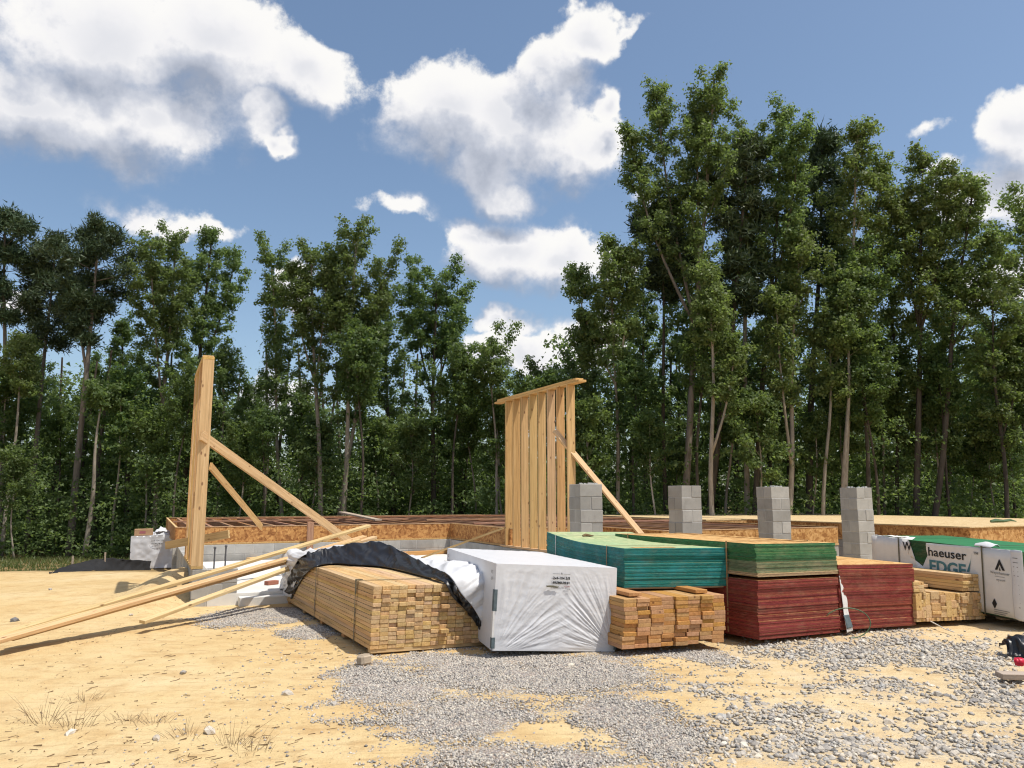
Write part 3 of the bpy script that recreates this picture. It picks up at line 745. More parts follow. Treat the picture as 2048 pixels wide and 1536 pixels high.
# ------------------------------------------------------------------ wrapped bundles
def wrapped(parent, L, W, H, amp, mat, seed, nf=(96, 64), fan=True):
    V, F = [], []
    def grid(n, m, fn):
        o = len(V)
        for i in range(n + 1):
            for j in range(m + 1): V.append(fn(i / n, j / m))
        for i in range(n):
            for j in range(m):
                a = o + i * (m + 1) + j; F.append((a, a + m + 1, a + m + 2, a + 1))
    def wr(x, z):
        e = min(1, 12 * min(x, 1 - x, z, 1 - z))
        if not fan: return e * amp * mnoise.fractal(Vector((x * 6 + seed, z * 4, seed)), 1, 2, 4)
        def fan_(cx, cz, k, sd):
            ax, az_ = (x - cx) * 1.5, z - cz
            r = math.hypot(ax, az_); th = math.atan2(az_, abs(ax) + 1e-4)
            q = Vector((th * k, r * 1.1, sd))
            return (1 - 2.6 * abs(mnoise.noise(q + Vector((mnoise.noise(Vector((x * 4, z * 4, sd))) * .35, 0, 0))))), r
        f1, r1 = fan_(0.0, -.06, 10.0, seed + 1); f2, r2 = fan_(1.0, 0.0, 12.0, seed + 5)
        f4, _ = fan_(-.05, -.25, 30.0, seed + 2); f5, _ = fan_(1.08, -.15, 30.0, seed + 3); f3, r3 = fan_(0.5, 1.25, 6.0, seed + 9)
        w1 = sstep(.80, .30, x) * sstep(.10, .35, r1) * sstep(1.35, .8, r1); w2 = sstep(.45, .72, x) * sstep(.08, .3, r2) * sstep(1.1, .55, r2)
        g_ = mnoise.fractal(Vector((x * 3 + seed, z * 9 + abs(x - .55) * 4, seed)), 1, 2, 4)
        dd = mnoise.fractal(Vector((x * 9 + seed, z * 11, seed)), 1, 2, 4) * 0.22
        top = sstep(1.02, .70, z)
        return e * amp * ((f1 * w1 * .9 + f2 * w2 * .9 + (f4 * sstep(.75, .3, x) + f5 * sstep(.4, .7, x)) * .2) * top + g_ * .55 * sstep(.6, .1, z) + f3 * .18 + dd)
    n, m = nf
    grid(n, m, lambda x, z: (x * W, -wr(x, z), z * H))
    ns = lambda a, b_, s: mnoise.fractal(Vector((a * 5, b_ * 4, s)), 1, 2, 3) * min(1, 10 * min(a, 1 - a, b_, 1 - b_))
    grid(30, 20, lambda y, z: (-0.006 * ns(y, z, seed + 1), (1 - y) * L, z * H))
    grid(30, 24, lambda y, x: (x * W, y * L, H + 0.006 * ns(y, x, seed + 2))[::1])
    grid(20, 12, lambda y, z: (W + 0.006 * ns(y, z, seed + 3), y * L, z * H))
    grid(8, 8, lambda x, z: ((1 - x) * W, L, z * H))
    grid(2, 2, lambda x, y: (x * W, y * L, 0.0))
    bm = bmesh.new(); me = mesh('wrap', V, F, mat, smooth=False); bm.from_mesh(me)
    bmesh.ops.remove_doubles(bm, verts=bm.verts[:], dist=0.0008); bmesh.ops.recalc_face_normals(bm, faces=bm.faces[:])
    bm.to_mesh(me); bm.free()
    me.polygons.foreach_set('use_smooth', [True] * len(me.polygons))
    me.set_sharp_from_angle(angle=R(50))
    return obj('wrap', me, parent)
FACE = Matrix.Rotation(R(90), 4, 'X')                      # text on a front face (x right, z up, looking from -y)
FB = frame((-0.19, 7.567, 0.026), R(15), R(-0.3), R(3.2))
B = thing('wrapped_lumber_bundle', 'large bundle of studs in wrinkled white wrap printed 2x4-104 5/8', 'lumber bundle', FB, 'white wrapped lumber bundles')
wb = wrapped(B, 2.61, 1.238, 0.80, 0.0085, wrap_white, 2.0, (220, 140))
def put_text(parent, s, size, mat, x, z, bold=0.0, y=-0.016, center=True):
    me = text_mesh(s, size, mat, bold)
    xs = [v.co.x for v in me.vertices]; cx = (min(xs) + max(xs)) / 2 if center else 0
    return obj('print', me, parent, T(x - cx, y, z) @ FACE)
put_text(wb, '2x4-104 5/8', 0.036, ink, 0.655, 0.672, 0.0012)
put_text(wb, 'PREMIUM #1', 0.032, ink, 0.655, 0.630, 0.001)
put_text(wb, 'KD-HT', 0.020, ink_red, 0.72, 0.600, 0.0005)
put_text(wb, 'SPIB', 0.018, ink_grey, 0.73, 0.575)
obj('print', multi_box('print_rule', [(0.565, 0.635, -0.0155, -0.015, 0.722, 0.726), (0.675, 0.745, -0.0155, -0.015, 0.722, 0.726)], ink_grey), wb)
obj('print', mesh('print_triangle', [(0.645, -.0158, .720), (.667, -.0158, .720), (.656, -.0158, .742)], [(0, 1, 2)], ink_grey), wb)
patch('tear', [[(.50, -.024, .612), (.56, -.022, .616), (.63, -.022, .606)], [(.505, -.028, .598), (.56, -.028, .598), (.62, -.026, .594)]], strap_dark, 6, 3, 0.004, 30, 2.0, 0, False, wb)
for (x, y, z0, z1, w_, m_) in ((-0.012, -0.012, 0.36, 0.56, 0.035, tarp_grey), (-0.012, -0.012, 0.02, 0.12, 0.035, tarp_grey), (-0.014, -0.014, 0.12, 0.36, 0.02, wrap_paper),
                              (1.215, -0.012, 0.33, 0.52, 0.035, tarp_grey), (1.222, -0.012, 0.02, 0.12, 0.03, tarp_grey)):
    obj('corner_guard', multi_box('corner_guard', [(x, x + w_, y, y + 0.004, z0, z1), ((x, x + .004, y, y + .05, z0, z1) if x < .5 else (x + w_ - .004, x + w_, y, y + .05, z0, z1))], m_), B)
for y in (0.05, 2.40):
    for k, z in enumerate((0.70, 0.64)):
        obj('print', text_mesh('2x4' if k else 'NC', 0.05, ink_grey), wb, T(-0.012, y + 0.10, z) @ Matrix.Rotation(R(-90), 4, 'Z') @ FACE)
for k in range(3): obj('bearer', board_mesh(0.089, 1.1, 0.055, wood_grey), B, T(0.06, 0.35 + k * 0.95, -0.0565) @ Matrix.Rotation(R(-90), 4, 'Z'))

FJ = frame((-9.50, 19.7, -0.31), R(14), 0, R(-1))
J = thing('wrapped_lumber_bundle', 'small-looking white wrapped lumber bundle far back beside the silt fence', 'lumber bundle', FJ, 'white wrapped lumber bundles')
wj = wrapped(J, 2.6, 1.22, 0.80, 0.02, wrap_white, 7.0, (40, 26), False)
put_text(wj, '2x4-104 5/8', 0.06, ink_grey, 0.62, 0.66, 0.001, -0.035); put_text(wj, 'PREMIUM #1', 0.05, ink_grey, 0.62, 0.59, 0.001, -0.035)
bx = obj('cardboard_box', box_mesh('cardboard_box', (0.42, 0.36, 0.16), cardboard, 0.006), None, FJ @ T(0.05, 0.1, 0.806) @ Matrix.Rotation(0.15, 4, 'Z'))
tag(bx, 'brown cardboard box on top of the far white wrapped bundle', 'box')
obj('print', multi_box('print_block', [(0.12, 0.26, -0.003, -0.001, 0.05, 0.11)], ink_red), bx)
pb = patch('plastic_bag', [[(0, 0, .02), (.12, -.03, .09), (.25, 0, .10), (.36, .02, .03)], [(0.02, .12, .05), (.12, .1, .16), (.24, .12, .14), (.34, .12, .05)], [(.02, .25, .01), (.12, .25, .06), (.24, .26, .05), (.34, .25, .01)]], wrap_white, 6, 8, 0.05, 9, 5, 0.02, False)
pb.matrix_world = FJ @ T(0.52, 0.05, 0.80)
tag(pb, 'crumpled clear plastic bag beside the cardboard box', 'bag')

# ------------------------------------------------------------------ orange boards stack under the teal panels
FC = frame((1.05, 7.62, 0.030), R(20), 0, R(0.6))
CS = thing('board_stack', 'ragged stack of orange-brown boards under the teal panel stack', 'board stack', FC)
rg = random.Random(23)
meC = [board_mesh(0.138, 2.55, 0.0375, pine_orange, 0)]
ncol, nrow = 8, 12
coloff = [rg.uniform(-.02, .02) for _ in range(ncol)]
prot = [[0.0] * ncol for _ in range(nrow)]
for c_ in range(ncol):
    base = rg.uniform(-0.02, 0.02)
    for r in range(nrow):
        if rg.random() < 0.45: base = rg.uniform(-0.028, 0.024)
        prot[r][c_] = -base if False else base
for r in range(nrow):
    for c_ in range(ncol):
        if r == 0 and c_ == 6: continue
        rz = rg.uniform(-.006, .006)
        obj('board', meC[0], CS, T(c_ * 0.1455 + rg.uniform(-.003, .003) + (0.012 if 4 < r < 9 else 0) - (0.02 if r < 3 else 0), prot[r][c_] , r * 0.0385 + (0.0006 * c_)) @ Matrix.Rotation(rz, 4, 'Z'))
for k, (x, y) in enumerate(((0.10, 0.05), (0.88, 0.10))):
    obj('board', board_mesh(0.138, 1.2, 0.035, pine_orange), CS, T(x, y, nrow * 0.0385 + 0.012) @ Matrix.Rotation(0.0, 4, 'Z'))
for k in range(2): obj('bearer', board_mesh(0.138, 1.05, 0.030, wood_grey), CS, T(0.05, 0.45 + 1.5 * k, -0.0325) @ Matrix.Rotation(R(-90), 4, 'Z'))

# ------------------------------------------------------------------ panel stacks
def panel_mesh(name, W, L, th, m_face, m_edge, sag=None, ny=10, curl=None):
    V, F, I = [], [], []
    ny = ny if sag or curl else 1; nx_ = 6 if curl else 1
    def zz(x, y): return (sag(x / W, y / L) if sag else 0) + (curl(x / W, y / L) if curl else 0)
    for s in (0, 1):
        for i in range(nx_ + 1):
            for j in range(ny + 1):
                x, y = W * i / nx_, L * j / ny; V.append((x, y, zz(x, y) + s * th))
    o = (nx_ + 1) * (ny + 1); ix = lambda i, j, s: s * o + i * (ny + 1) + j
    for i in range(nx_):
        for j in range(ny):
            F.append((ix(i, j, 1), ix(i + 1, j, 1), ix(i + 1, j + 1, 1), ix(i, j + 1, 1))); I.append(0)
            F.append((ix(i, j, 0), ix(i, j + 1, 0), ix(i + 1, j + 1, 0), ix(i + 1, j, 0))); I.append(0)
    for i in range(nx_):
        F.append((ix(i, 0, 0), ix(i + 1, 0, 0), ix(i + 1, 0, 1), ix(i, 0, 1))); I.append(1)
        F.append((ix(i, ny, 0), ix(i, ny, 1), ix(i + 1, ny, 1), ix(i + 1, ny, 0))); I.append(1)
    for j in range(ny):
        F.append((ix(0, j, 0), ix(0, j, 1), ix(0, j + 1, 1), ix(0, j + 1, 0))); I.append(1)
        F.append((ix(nx_, j, 0), ix(nx_, j + 1, 0), ix(nx_, j + 1, 1), ix(nx_, j, 1))); I.append(1)
    return mesh(name, V, F, [m_face, m_edge], I)
def panel_stack(name, label, M, W, L, H, n, m_face, m_edge, m_top=None, sag=None, jit=0.004, seed=0, runs=(), top_curl=None, edge_of=None):
    p = thing(name, label, 'panel stack', M, 'stacks of edge-painted panels')
    th = H / n; rg = random.Random(seed); cache = {}
    dx = dy = 0.0
    for k in range(n):
        if rg.random() < 0.12: dx, dy = rg.uniform(-jit, jit) * 2.2, rg.uniform(-jit, jit) * 2.5
        e = edge_of(k / n) if edge_of else m_edge
        tp = (k == n - 1)
        key = (e.name, tp)
        if key not in cache: cache[key] = panel_mesh('panel', W, L, th * 0.90, (m_top or m_face) if tp else m_face, e, sag, curl=top_curl if tp else None)
        off = 0.0
        for (a, b_, d) in runs:
            if a <= k / n < b_: off = d
        obj('panel', cache[key], p, T(dx + rg.uniform(-jit, jit), dy + off + rg.uniform(-jit, jit), k * th))
    return p
sagD = lambda x, y: 0.055 * max(0.0, (y - 0.45) / 0.55) ** 1.6 - 0.010 * math.sin(math.pi * y)
FD = frame((1.154, 8.194, 0.530), R(16.6), R(0.3), R(0.8))
D_ = panel_stack('teal_panel_stack', 'teal-edged panel stack with pale green top sheet lying on orange boards', FD, 1.22, 2.44, 0.40, 34, osb_green, edge_teal, osb_green, sagD, 0.003, 3,
                 runs=((0.66, 0.72, 0.016), (0.16, 0.19, 0.012)))
for k in range(3): obj('bearer', board_mesh(0.089, 1.15, 0.018, wood_grey), D_, T(0.03, 0.12 + k * 1.0, -0.020) @ Matrix.Rotation(R(-90), 4, 'Z'))
for v in (0.42, 2.05):
    z1 = 0.40 + sagD(0, v / 2.44); strap_loop(D_, v, -0.006, 1.226, 0.0 + sagD(0, v / 2.44), z1, strap_tan if v < 1 else strap_white, 0.014, 0.002)
obj('bare_scuff', panel_mesh('bare_scuff', 0.50, 0.10, 0.002, osb_top, osb_top), D_, T(0.14, 0.03, 0.4025 - 0.002) @ Matrix.Rotation(R(4), 4, 'Z'))
lf = obj('leaf_litter', mesh('leaf_litter', *tube([(0, 0, 0.008), (.05, .02, .02), (.1, 0, .012), (.16, .03, .008)], [.012, .02, .016, .006], 5), weed_m), None, FD @ T(0.30, 1.9, 0.40 + sagD(0, 0.8)))
tag(lf, 'dry brown leaf scrap lying on the pale green top panel', 'leaf')

FF = frame((2.506, 8.141, 0.022), R(29), R(-0.1), R(1.0))
FRed = panel_stack('red_panel_stack', 'glossy red-edged panel stack on the ground under the green-edged stack', FF, 1.217, 2.44, 0.585, 42, osb_plain, edge_red, None, None, 0.004, 5,
                   runs=((0.80, 0.84, 0.014), (0.4, 0.43, 0.008)))
FE = frame((2.515, 8.165, 0.640), R(28.5), R(0.2), R(0.9))
FGreen = panel_stack('green_panel_stack', 'green-edged panel stack with bare wood top sheet resting on the red stack', FE, 1.217, 2.44, 0.335, 26, osb_plain, edge_green, osb_top, None, 0.006, 6,
                     runs=((0.0, 0.12, -0.01),), edge_of=lambda q: edge_brown if q < 0.08 else (edge_mud if q < 0.45 else edge_green))
b = obj('top_board_strip', panel_mesh('top_board_strip', 0.10, 2.3, 0.006, osb_top, osb_top), FGreen, T(0.95, 0.1, 0.3345))
for v in (0.40, 2.15):
    strap_loop(FGreen, v, -0.012, 1.23, -0.60, 0.338, strap_tan, 0.02, 0.003)
FG = frame((3.571, 8.731, 0.022), R(26), R(0.8), R(1.5))
G_ = panel_stack('red_panel_stack', 'dull red-edged panel stack with bare wood top sheet beside the striped pine boards', FG, 1.218, 2.44, 0.695, 52, osb_plain, edge_red, osb_top, None, 0.0035, 8,
                 runs=((0.30, 0.34, 0.014), (0.62, 0.64, 0.008)))
for k in range(2): obj('bearer', board_mesh(0.089, 1.1, 0.045, wood_grey), G_, T(0.05, 0.3 + k * 1.6, -0.048) @ Matrix.Rotation(R(-90), 4, 'Z'))
# peeled paper strip hanging between the two red stacks
FW = FF @ T(1.225, -0.012, 0)
ps = patch('paper_strip', [[(0.0, 0, .60), (.012, -.01, .40), (.03, -.015, .20), (.02, -.03, .12), (.02, -.05, .0)], [(0.10, .02, .60), (.11, .01, .40), (.12, 0, .20), (.13, -.015, .12), (.15, -.02, .01)]], wrap_paper, 6, 6, 0.006, 8, 2.2, 0, False)
ps.matrix_world = FW
tag(ps, 'torn white and grey paper strip hanging between the two red panel stacks', 'paper strip')
gp = patch('grey_patch', [[(.014, -.020, .18), (.02, -.036, .12), (.022, -.05, .04)], [(.115, -.006, .18), (.125, -.02, .12), (.14, -.032, .05)]], tarp_grey, 5, 5, 0.004, 8, 2.2, 0, False, ps)

# ------------------------------------------------------------------ mixed pine stack on the right
FH = frame((4.649, 9.223, 0.030), R(21.4), 0, R(1.5))
HS = thing('board_stack', 'notched stack of yellow pine boards between red panels and printed wrap', 'board stack', FH)
rg = random.Random(31)
meH = board_mesh(0.0375, 3.55, 0.0875, pine_pale); meHf = board_mesh(0.0875, 3.55, 0.0375, pine_pale)
for k in range(28): obj('board', board_mesh(0.0375, 3.55, 0.0375, pine), HS, T(k * 0.0403, rg.uniform(-.01, .01), 0.002))
# lower tier: mixed sizes on edge, seen as blocks of unequal height and width
x = 0.0
while x < 1.08:
    w_ = rg.choice((0.0875, 0.0875, 0.1375, 0.0375)); z = 0.042
    hs_ = rg.choice(([0.0875, 0.0875, 0.0375, 0.0375, 0.0375], [0.0875, 0.1875], [0.1375, 0.1375], [0.0875, 0.0875, 0.1], [0.0375] * 7)); rg.shuffle(hs_)
    for h_ in hs_:
        obj('board', board_mesh(w_, 3.5, h_, pine), HS, T(x, rg.uniform(-.022, .012), z)); z += h_ + 0.0012
    x += w_ + 0.0016
W_H = x
# upper tier: right block, left stub and boards set back between them
for r in range(5):
    for c_ in range(4):
        xx = W_H - 0.36 + c_ * 0.0895
        obj('board', board_mesh(0.0875, 3.3, 0.0375, pine), HS, T(xx, rg.uniform(-.008, .02), 0.332 + r * 0.0395))
for r in range(3):
    for c_ in range(2):
        obj('board', board_mesh(0.0875, 3.2, 0.0375, pine), HS, T(0.0 + c_ * 0.0895, rg.uniform(.0, .02), 0.332 + r * 0.0395))
for r in range(4):
    for c_ in range(8 - r):
        obj('board', board_mesh(0.0875, 2.9, 0.0375, pine_pale), HS, T(0.02 + c_ * 0.092, 0.45 + r * 0.05 + rg.uniform(0, .02), 0.332 + r * 0.0395) @ Matrix.Rotation(R(-1.0), 4, 'Z'))
for r in range(3): obj('board', board_mesh(0.0875, 3.3, 0.0375, pine_pale), HS, T(0.02 + .03 * r, 0.28 + .1 * r, 0.497 + 0.0395 * r) @ Matrix.Rotation(R(-6), 4, 'Z'))
obj('strap', multi_box('strap', [(0.135, 0.16, 0.265, 0.268, 0.345, 0.56), (0.135, 0.16, 0.268, 0.6, 0.616, 0.619)], strap_orange), HS)

# ------------------------------------------------------------------ printed wrap stack at the right edge
FI = frame((5.792, 9.012, 0.065), R(13.2), R(1.4), R(0.4))
top_green = plain('sunlit_green_top', (0.03, 0.17, 0.065), 0.6, 0.2, 3)  # lighter copy of the stack's green; sunlight on the top painted in
IS = panel_stack('printed_wrap_panel_stack', 'dark green panel stack in torn white printed wrap at the right edge', FI, 1.22, 2.52, 0.775, 46, edge_green_shadowed, edge_green_shadowed, top_green, None, 0.0025, 12)
IS['group'] = 'stacks of edge-painted panels'
SIDE = Matrix.Rotation(R(-90), 4, 'Z') @ FACE              # text on the left side: reads from back to front
def side_sheet(name, poly, mat, d=0.010, amp=0.006):
    """paper on the left face: poly of (v, z) outline points, triangulated and gently crumpled"""
    bm = bmesh.new(); vs = [bm.verts.new((-d, v, z)) for v, z in poly]; f = bm.faces.new(vs)
    bmesh.ops.triangulate(bm, faces=[f]); bmesh.ops.subdivide_edges(bm, edges=bm.edges[:], cuts=5, use_grid_fill=True)
    for v in bm.verts: v.co.x -= abs(mnoise.fractal(Vector((v.co.y * 4, v.co.z * 5, 2)), 1, 2, 3)) * amp
    me = bpy.data.meshes.new(name); bm.to_mesh(me); bm.free(); me.materials.append(mat)
    me.polygons.foreach_set('use_smooth', [True] * len(me.polygons))
    o = obj(name, me, IS); s_ = o.modifiers.new('thickness', 'SOLIDIFY'); s_.thickness = 0.002; s_.offset = 0
    return o
side_sheet('wrap_sheet', [(2.52, 0.785), (1.78, 0.785), (1.77, 0.72), (1.80, 0.57), (1.66, 0.51), (1.52, 0.44), (1.52, 0.02), (2.52, 0.02)], wrap_paper)
sh = side_sheet('wrap_sheet', [(1.46, 0.755), (0.55, 0.775), (0.02, 0.785), (0.02, 0.01), (1.54, 0.02), (1.54, 0.44), (1.44, 0.60), (1.46, 0.68)], wrap_paper)
fold = patch('wrap_flap', [[(-.012, 1.78, .78), (.02, 2.0, .792), (.05, 2.25, .797), (.02, 2.52, .788)], [(.12, 1.80, .79), (.15, 2.0, .81), (.2, 2.25, .80), (.25, 2.5, .79)]], wrap_paper, 6, 6, 0.02, 6, 1, 0.01, False, IS)
fold = patch('wrap_flap', [[(-.012, .66, .775), (-.012, .56, .778), (-.012, .42, .778)], [(.05, .68, .80), (.06, .56, .83), (.07, .40, .805)], [(.1, .64, .782), (.14, .56, .79), (.12, .42, .785)]], wrap_white, 6, 6, 0.015, 6, 1, 0.01, False, IS)
fold = patch('corner_fold', [[(-.016, .14, .78), (-.02, .14, .5), (-.02, .14, .25), (-.016, .14, .01)], [(-.024, .07, .79), (-.03, .07, .5), (-.03, .07, .25), (-.02, .07, .0)], [(-.012, -.012, .785), (-.014, -.014, .5), (-.014, -.014, .25), (-.012, -.012, .0)]], wrap_white, 6, 8, 0.008, 7, 4, 0, False, IS)
def side_text(s, size, mat, v_left, z, bold=0.0, shear=0.0, width=None, d=0.0185):
    me = text_mesh(s, size, mat, bold, shear); sx = 1.0
    if width:
        xs = [v.co.x for v in me.vertices]; sx = width / (max(xs) - min(xs))
    return obj('print', me, sh, T(-d, v_left, z) @ SIDE @ Matrix.Diagonal((sx, 1, 1, 1)))
side_text('W', 0.155, ink, 1.885, 0.635, 0.002)
side_text('haeuser', 0.155, ink, 1.43, 0.600, 0.0022, 0.0, 0.63)
side_text('TM', 0.04, ink_grey, 0.68, 0.685, 0.001, 0, 0.07)
side_text('EDGE', 0.20, ink_teal, 1.42, 0.405, 0.006, 0.0, 0.60)
obj('print', mesh('print_swoosh', [(-.0185, .80, .46), (-.0185, .76, .46), (-.0185, .70, .71), (-.0185, .73, .60)], [(0, 1, 2, 3)], ink_teal), sh)
# tree-like emblem, small lettering and rules on the front part
ex, ez = 0.305, 0.535
tri = lambda a: mesh('emblem', [(-.0195, v, z) for v, z in a], [tuple(range(len(a)))], ink)
obj('emblem', tri([(ex + .07, ez), (ex, ez + .13), (ex - .07, ez), (ex - .035, ez), (ex, ez + .065), (ex + .035, ez)]), sh)
obj('emblem', tri([(ex + .012, ez - .005), (ex, ez + .04), (ex - .012, ez - .005)]), sh)
side_text('Weyerhaeuser', 0.045, ink_grey, ex + .14, ez - 0.05)
obj('print', mesh('print_rule', [(-.0188, ex + .08, ez - .075), (-.0188, ex - .06, ez - .075), (-.0188, ex - .06, ez - .079), (-.0188, ex + .08, ez - .079)], [(0, 1, 2, 3)], ink_grey), sh)
side_text('wy.com', 0.04, ink_grey, ex + .06, ez - 0.125)
for k in range(3): obj('print', mesh('print_rule', [(-.0188, ex + .12, .075 - k * .022), (-.0188, ex - .10 + .03 * k, .075 - k * .022), (-.0188, ex - .10 + .03 * k, .069 - k * .022), (-.0188, ex + .12, .069 - k * .022)], [(0, 1, 2, 3)], ink_grey), sh)
obj('emblem', tri([(ex + .14, .14), (ex + .105, .20), (ex + .07, .14), (ex + .105, .08)]), sh)
for k in range(12): obj('print', mesh('print_rule', [(-.033, .105, .70 - k * .05), (-.033, .04, .70 - k * .05), (-.033, .04, .692 - k * .05), (-.033, .105, .692 - k * .05)], [(0, 1, 2, 3)], ink_grey), sh)
for v in (0.54, 1.95):
    obj('strap', multi_box('strap', [(-0.026, -0.023, v, v + 0.018, 0.0, 0.792), (-0.026, 1.2, v, v + 0.018, 0.792, 0.795)], strap_dark), IS)
for k in range(2): obj('bearer', board_mesh(0.089, 1.1, 0.060, wood_grey), IS, T(0.12, 0.55 + k * 1.3, -0.062) @ Matrix.Rotation(R(-90), 4, 'Z'))
obj('under_wrap', box_mesh('under_wrap', (1.2, 2.4, 0.012), wrap_black, 0, (0.01, 0.02, -0.014)), IS)

# small red stack and frame in the gap left of the deck
rs = panel_stack('red_panel_stack', 'small red stack far back in the gap beside the pale deck', frame(at_z(1632, 1083, 0.18), R(22)), 0.62, 1.2, 0.36, 12, edge_red, edge_red, edge_red, None, 0.006, 21)

# ------------------------------------------------------------------ loose boards
lo = [  # lower-left end, upper-right end (photo column, row, distance), width, label
    ((-40, 1283, 7.65), (733, 1053, 13.25), 0.089, 'topmost of the long pale boards propped on the torn bundle'),
    ((-35, 1286, 7.62), (713, 1081, 12.6), 0.089, 'long pale board with knot, in the middle of the propped boards'),
    ((-45, 1294, 7.50), (725, 1075, 12.8), 0.089, 'long pale board lying lowest against the ground at left edge'),
    ((15, 1279, 7.95), (746, 1076, 12.95), 0.089, 'long pale board reaching farthest right of the propped boards'),
    ((278, 1246, 8.85), (700, 1092, 12.4), 0.089, 'shorter board leaning alone under the long propped boards'),
]
for (p0, p1, w_, lab) in lo:
    a, b_ = at(*p0), at(*p1)
    a.z = max(a.z, ground_z(a.x, a.y) + 0.012)
    o = obj('long_board', board_mesh(w_, round((b_ - a).length, 2), 0.038, pine_pale), None, along(a, b_, (0.08, -0.10, 1)))
    tag(o, lab, 'board', 'long boards propped on the torn bundle')
# boards and scraps on the slab
for k, (p0, p1, lab) in enumerate((((492, 1121), (566, 1113), 'front board of the three lying on the white slab'), ((505, 1113), (600, 1109), 'middle board of the three lying on the white slab'), ((530, 1108), (620, 1105), 'rear board of the three lying on the white slab'))):
    a, b_ = at_z(*p0, Z_SLAB + 0.002), at_z(*p1, Z_SLAB + 0.002)
    o = obj('slab_board', board_mesh(0.10, round((b_ - a).length, 2), 0.06, pine), None, along(a, b_)); tag(o, lab, 'board', 'boards lying on the slab')
a, b_ = at_z(790, 1112, Z_SLAB + .002), at_z(900, 1106, Z_SLAB + .002)
o = obj('slab_board', board_mesh(0.14, round((b_ - a).length, 2), 0.09, pine_orange), None, along(a, b_)); tag(o, 'orange board lying along the foot of the back block wall', 'board', 'boards lying on the slab')
a = at_z(528, 1170, Z_SLAB + .002)
o = obj('brick', box_mesh('brick', (0.10, 0.20, 0.06), brick_red, 0.005), None, frame(a, R(-35))); tag(o, 'reddish brick lying on the bright slab', 'brick')
a = at_z(487, 1213, -0.10)
o = obj('grade_stake', box_mesh('grade_stake', (0.05, 0.02, 0.17), brick_red, 0.003), None, frame(a, R(20), R(6))); tag(o, 'short reddish stake leaning at the slab edge', 'stake')
# timber block by the near corner of the torn bundle
a = at_z(722, 1322, 0.0); a.z = ground_z(a.x, a.y) + 0.0
o = obj('timber_block', box_mesh('timber_block', (0.10, 0.12, 0.095), wood_grey, 0.02, (-0.05, -0.02, 0)), None, frame(a, R(-38), 0, R(-6))); tag(o, 'pale timber block on the ground by the near corner of the torn bundle', 'timber block')
# things at the right edge
a = at_z(1990, 1349, 0.0); a.z = ground_z(a.x, a.y) + 0.03
o = obj('plank_offcut', board_mesh(0.13, 0.75, 0.045, wood_grey), None, along(a, a + Vector((0.75, -0.10, 0.0)))); tag(o, 'grey plank offcut lying on rocks at the right edge', 'plank')
a = at_z(2031, 1330, 0.04)
o = patch('crushed_can', [[(0, 0, 0), (.03, -.03, .0), (.08, -.02, 0), (.10, .02, .0)], [(-.01, 0, .04), (.03, -.04, .05), (.08, -.03, .05), (.11, .02, .04)], [(.02, .03, .07), (.04, .0, .075), (.07, .01, .07), (.08, .03, .07)]], red_plastic, 8, 8, 0.012, 20, 3, 0.008, False, None, 0.03)
o.location = a; o.scale = (.7, .7, .7); tag(o, 'crushed red drink can among the rocks at the right edge', 'can')
a = at_z(2028, 1312, -0.02)
o = patch('black_bag', [[(-.06, 0, 0), (.05, -.08, 0), (.2, -.07, 0), (.32, 0, 0)], [(-.03, .05, .09), (.06, .0, .13), (.2, .02, .12), (.30, .06, .08)], [(0, .16, .03), (.08, .16, .10), (.2, .17, .09), (.3, .16, .02)]], wrap_black, 12, 14, 0.02, 9, 8, 0.02, False, None, 0.10)
o.location = a; tag(o, 'black plastic bag crumpled behind the red can', 'bag')
# strapping loops on the ground
def strap_curve(name, pts, label, mat, r=0.006):
    Vt, Ft = tube(pts, [r] * len(pts), 6); o = obj(name, mesh(name, Vt, Ft, mat, smooth=True)); tag(o, label, 'strap'); return o
pts = []
c0 = at_z(1690, 1276, 0.0)
for k in range(22):
    th = R(-150) + R(235) * k / 21
    px = 1694 + 48 * math.cos(th) ; 
    q = at(1694 + 47 * math.cos(-th), 1247 - 31 * math.sin(-th) * (1 if True else 1), 8.55)
    q.z = max(q.z, ground_z(q.x, q.y) + 0.01); pts.append(q)
strap_curve('loose_strap', pts, 'thin green strap curling on the ground before the red stacks', strap_green)
strap_curve('loose_strap', [at_z(1832, 1243, .0) + Vector((0, 0, .03)), at_z(1860, 1247, .0) + Vector((0, 0, .03)), at_z(1890, 1258, 0), at_z(1908, 1264, 0)], 'pale strap trailing from under the striped pine boards', strap_white, 0.007)

# ------------------------------------------------------------------ silt fence on the left
sf = thing('silt_fence', 'low sagging black silt fence at the pad edge beside the far white bundle', 'fence')
pf = [(98, 1148, 1149, 16.0), (135, 1134, 1145, 16.5), (205, 1117, 1139, 17.2), (265, 1121, 1134, 18.2), (300, 1123, 1131, 19.0)]
rows = [[at(p, y1 + 3, d - .2) for p, y0, y1, d in pf], [at(p, (y0 + y1) / 2, d) for p, y0, y1, d in pf], [at(p, y0, d + .12) for p, y0, y1, d in pf]]
for q in rows[0]: q.z = ground_z(q.x, q.y) - 0.03
for q, r_, t_ in zip(rows[1], rows[0], rows[2]): q.z = (r_.z + t_.z) / 2
patch('fabric', rows, fabric_black, 14, 10, 0.02, 2.5, 4, 0.0, False, sf, 0.10)
for (p, y0, y1, d) in ((141, 1112, 1146, 16.7), (206, 1105, 1140, 17.3)):
    a, b_ = at(p, y1, d), at(p, y0, d)
    a.z = ground_z(a.x, a.y) - 0.1
    obj('stake', box_mesh('stake', (0.03, 0.03, (b_ - a).length), wood_grey, 0.002), sf, T(*a))

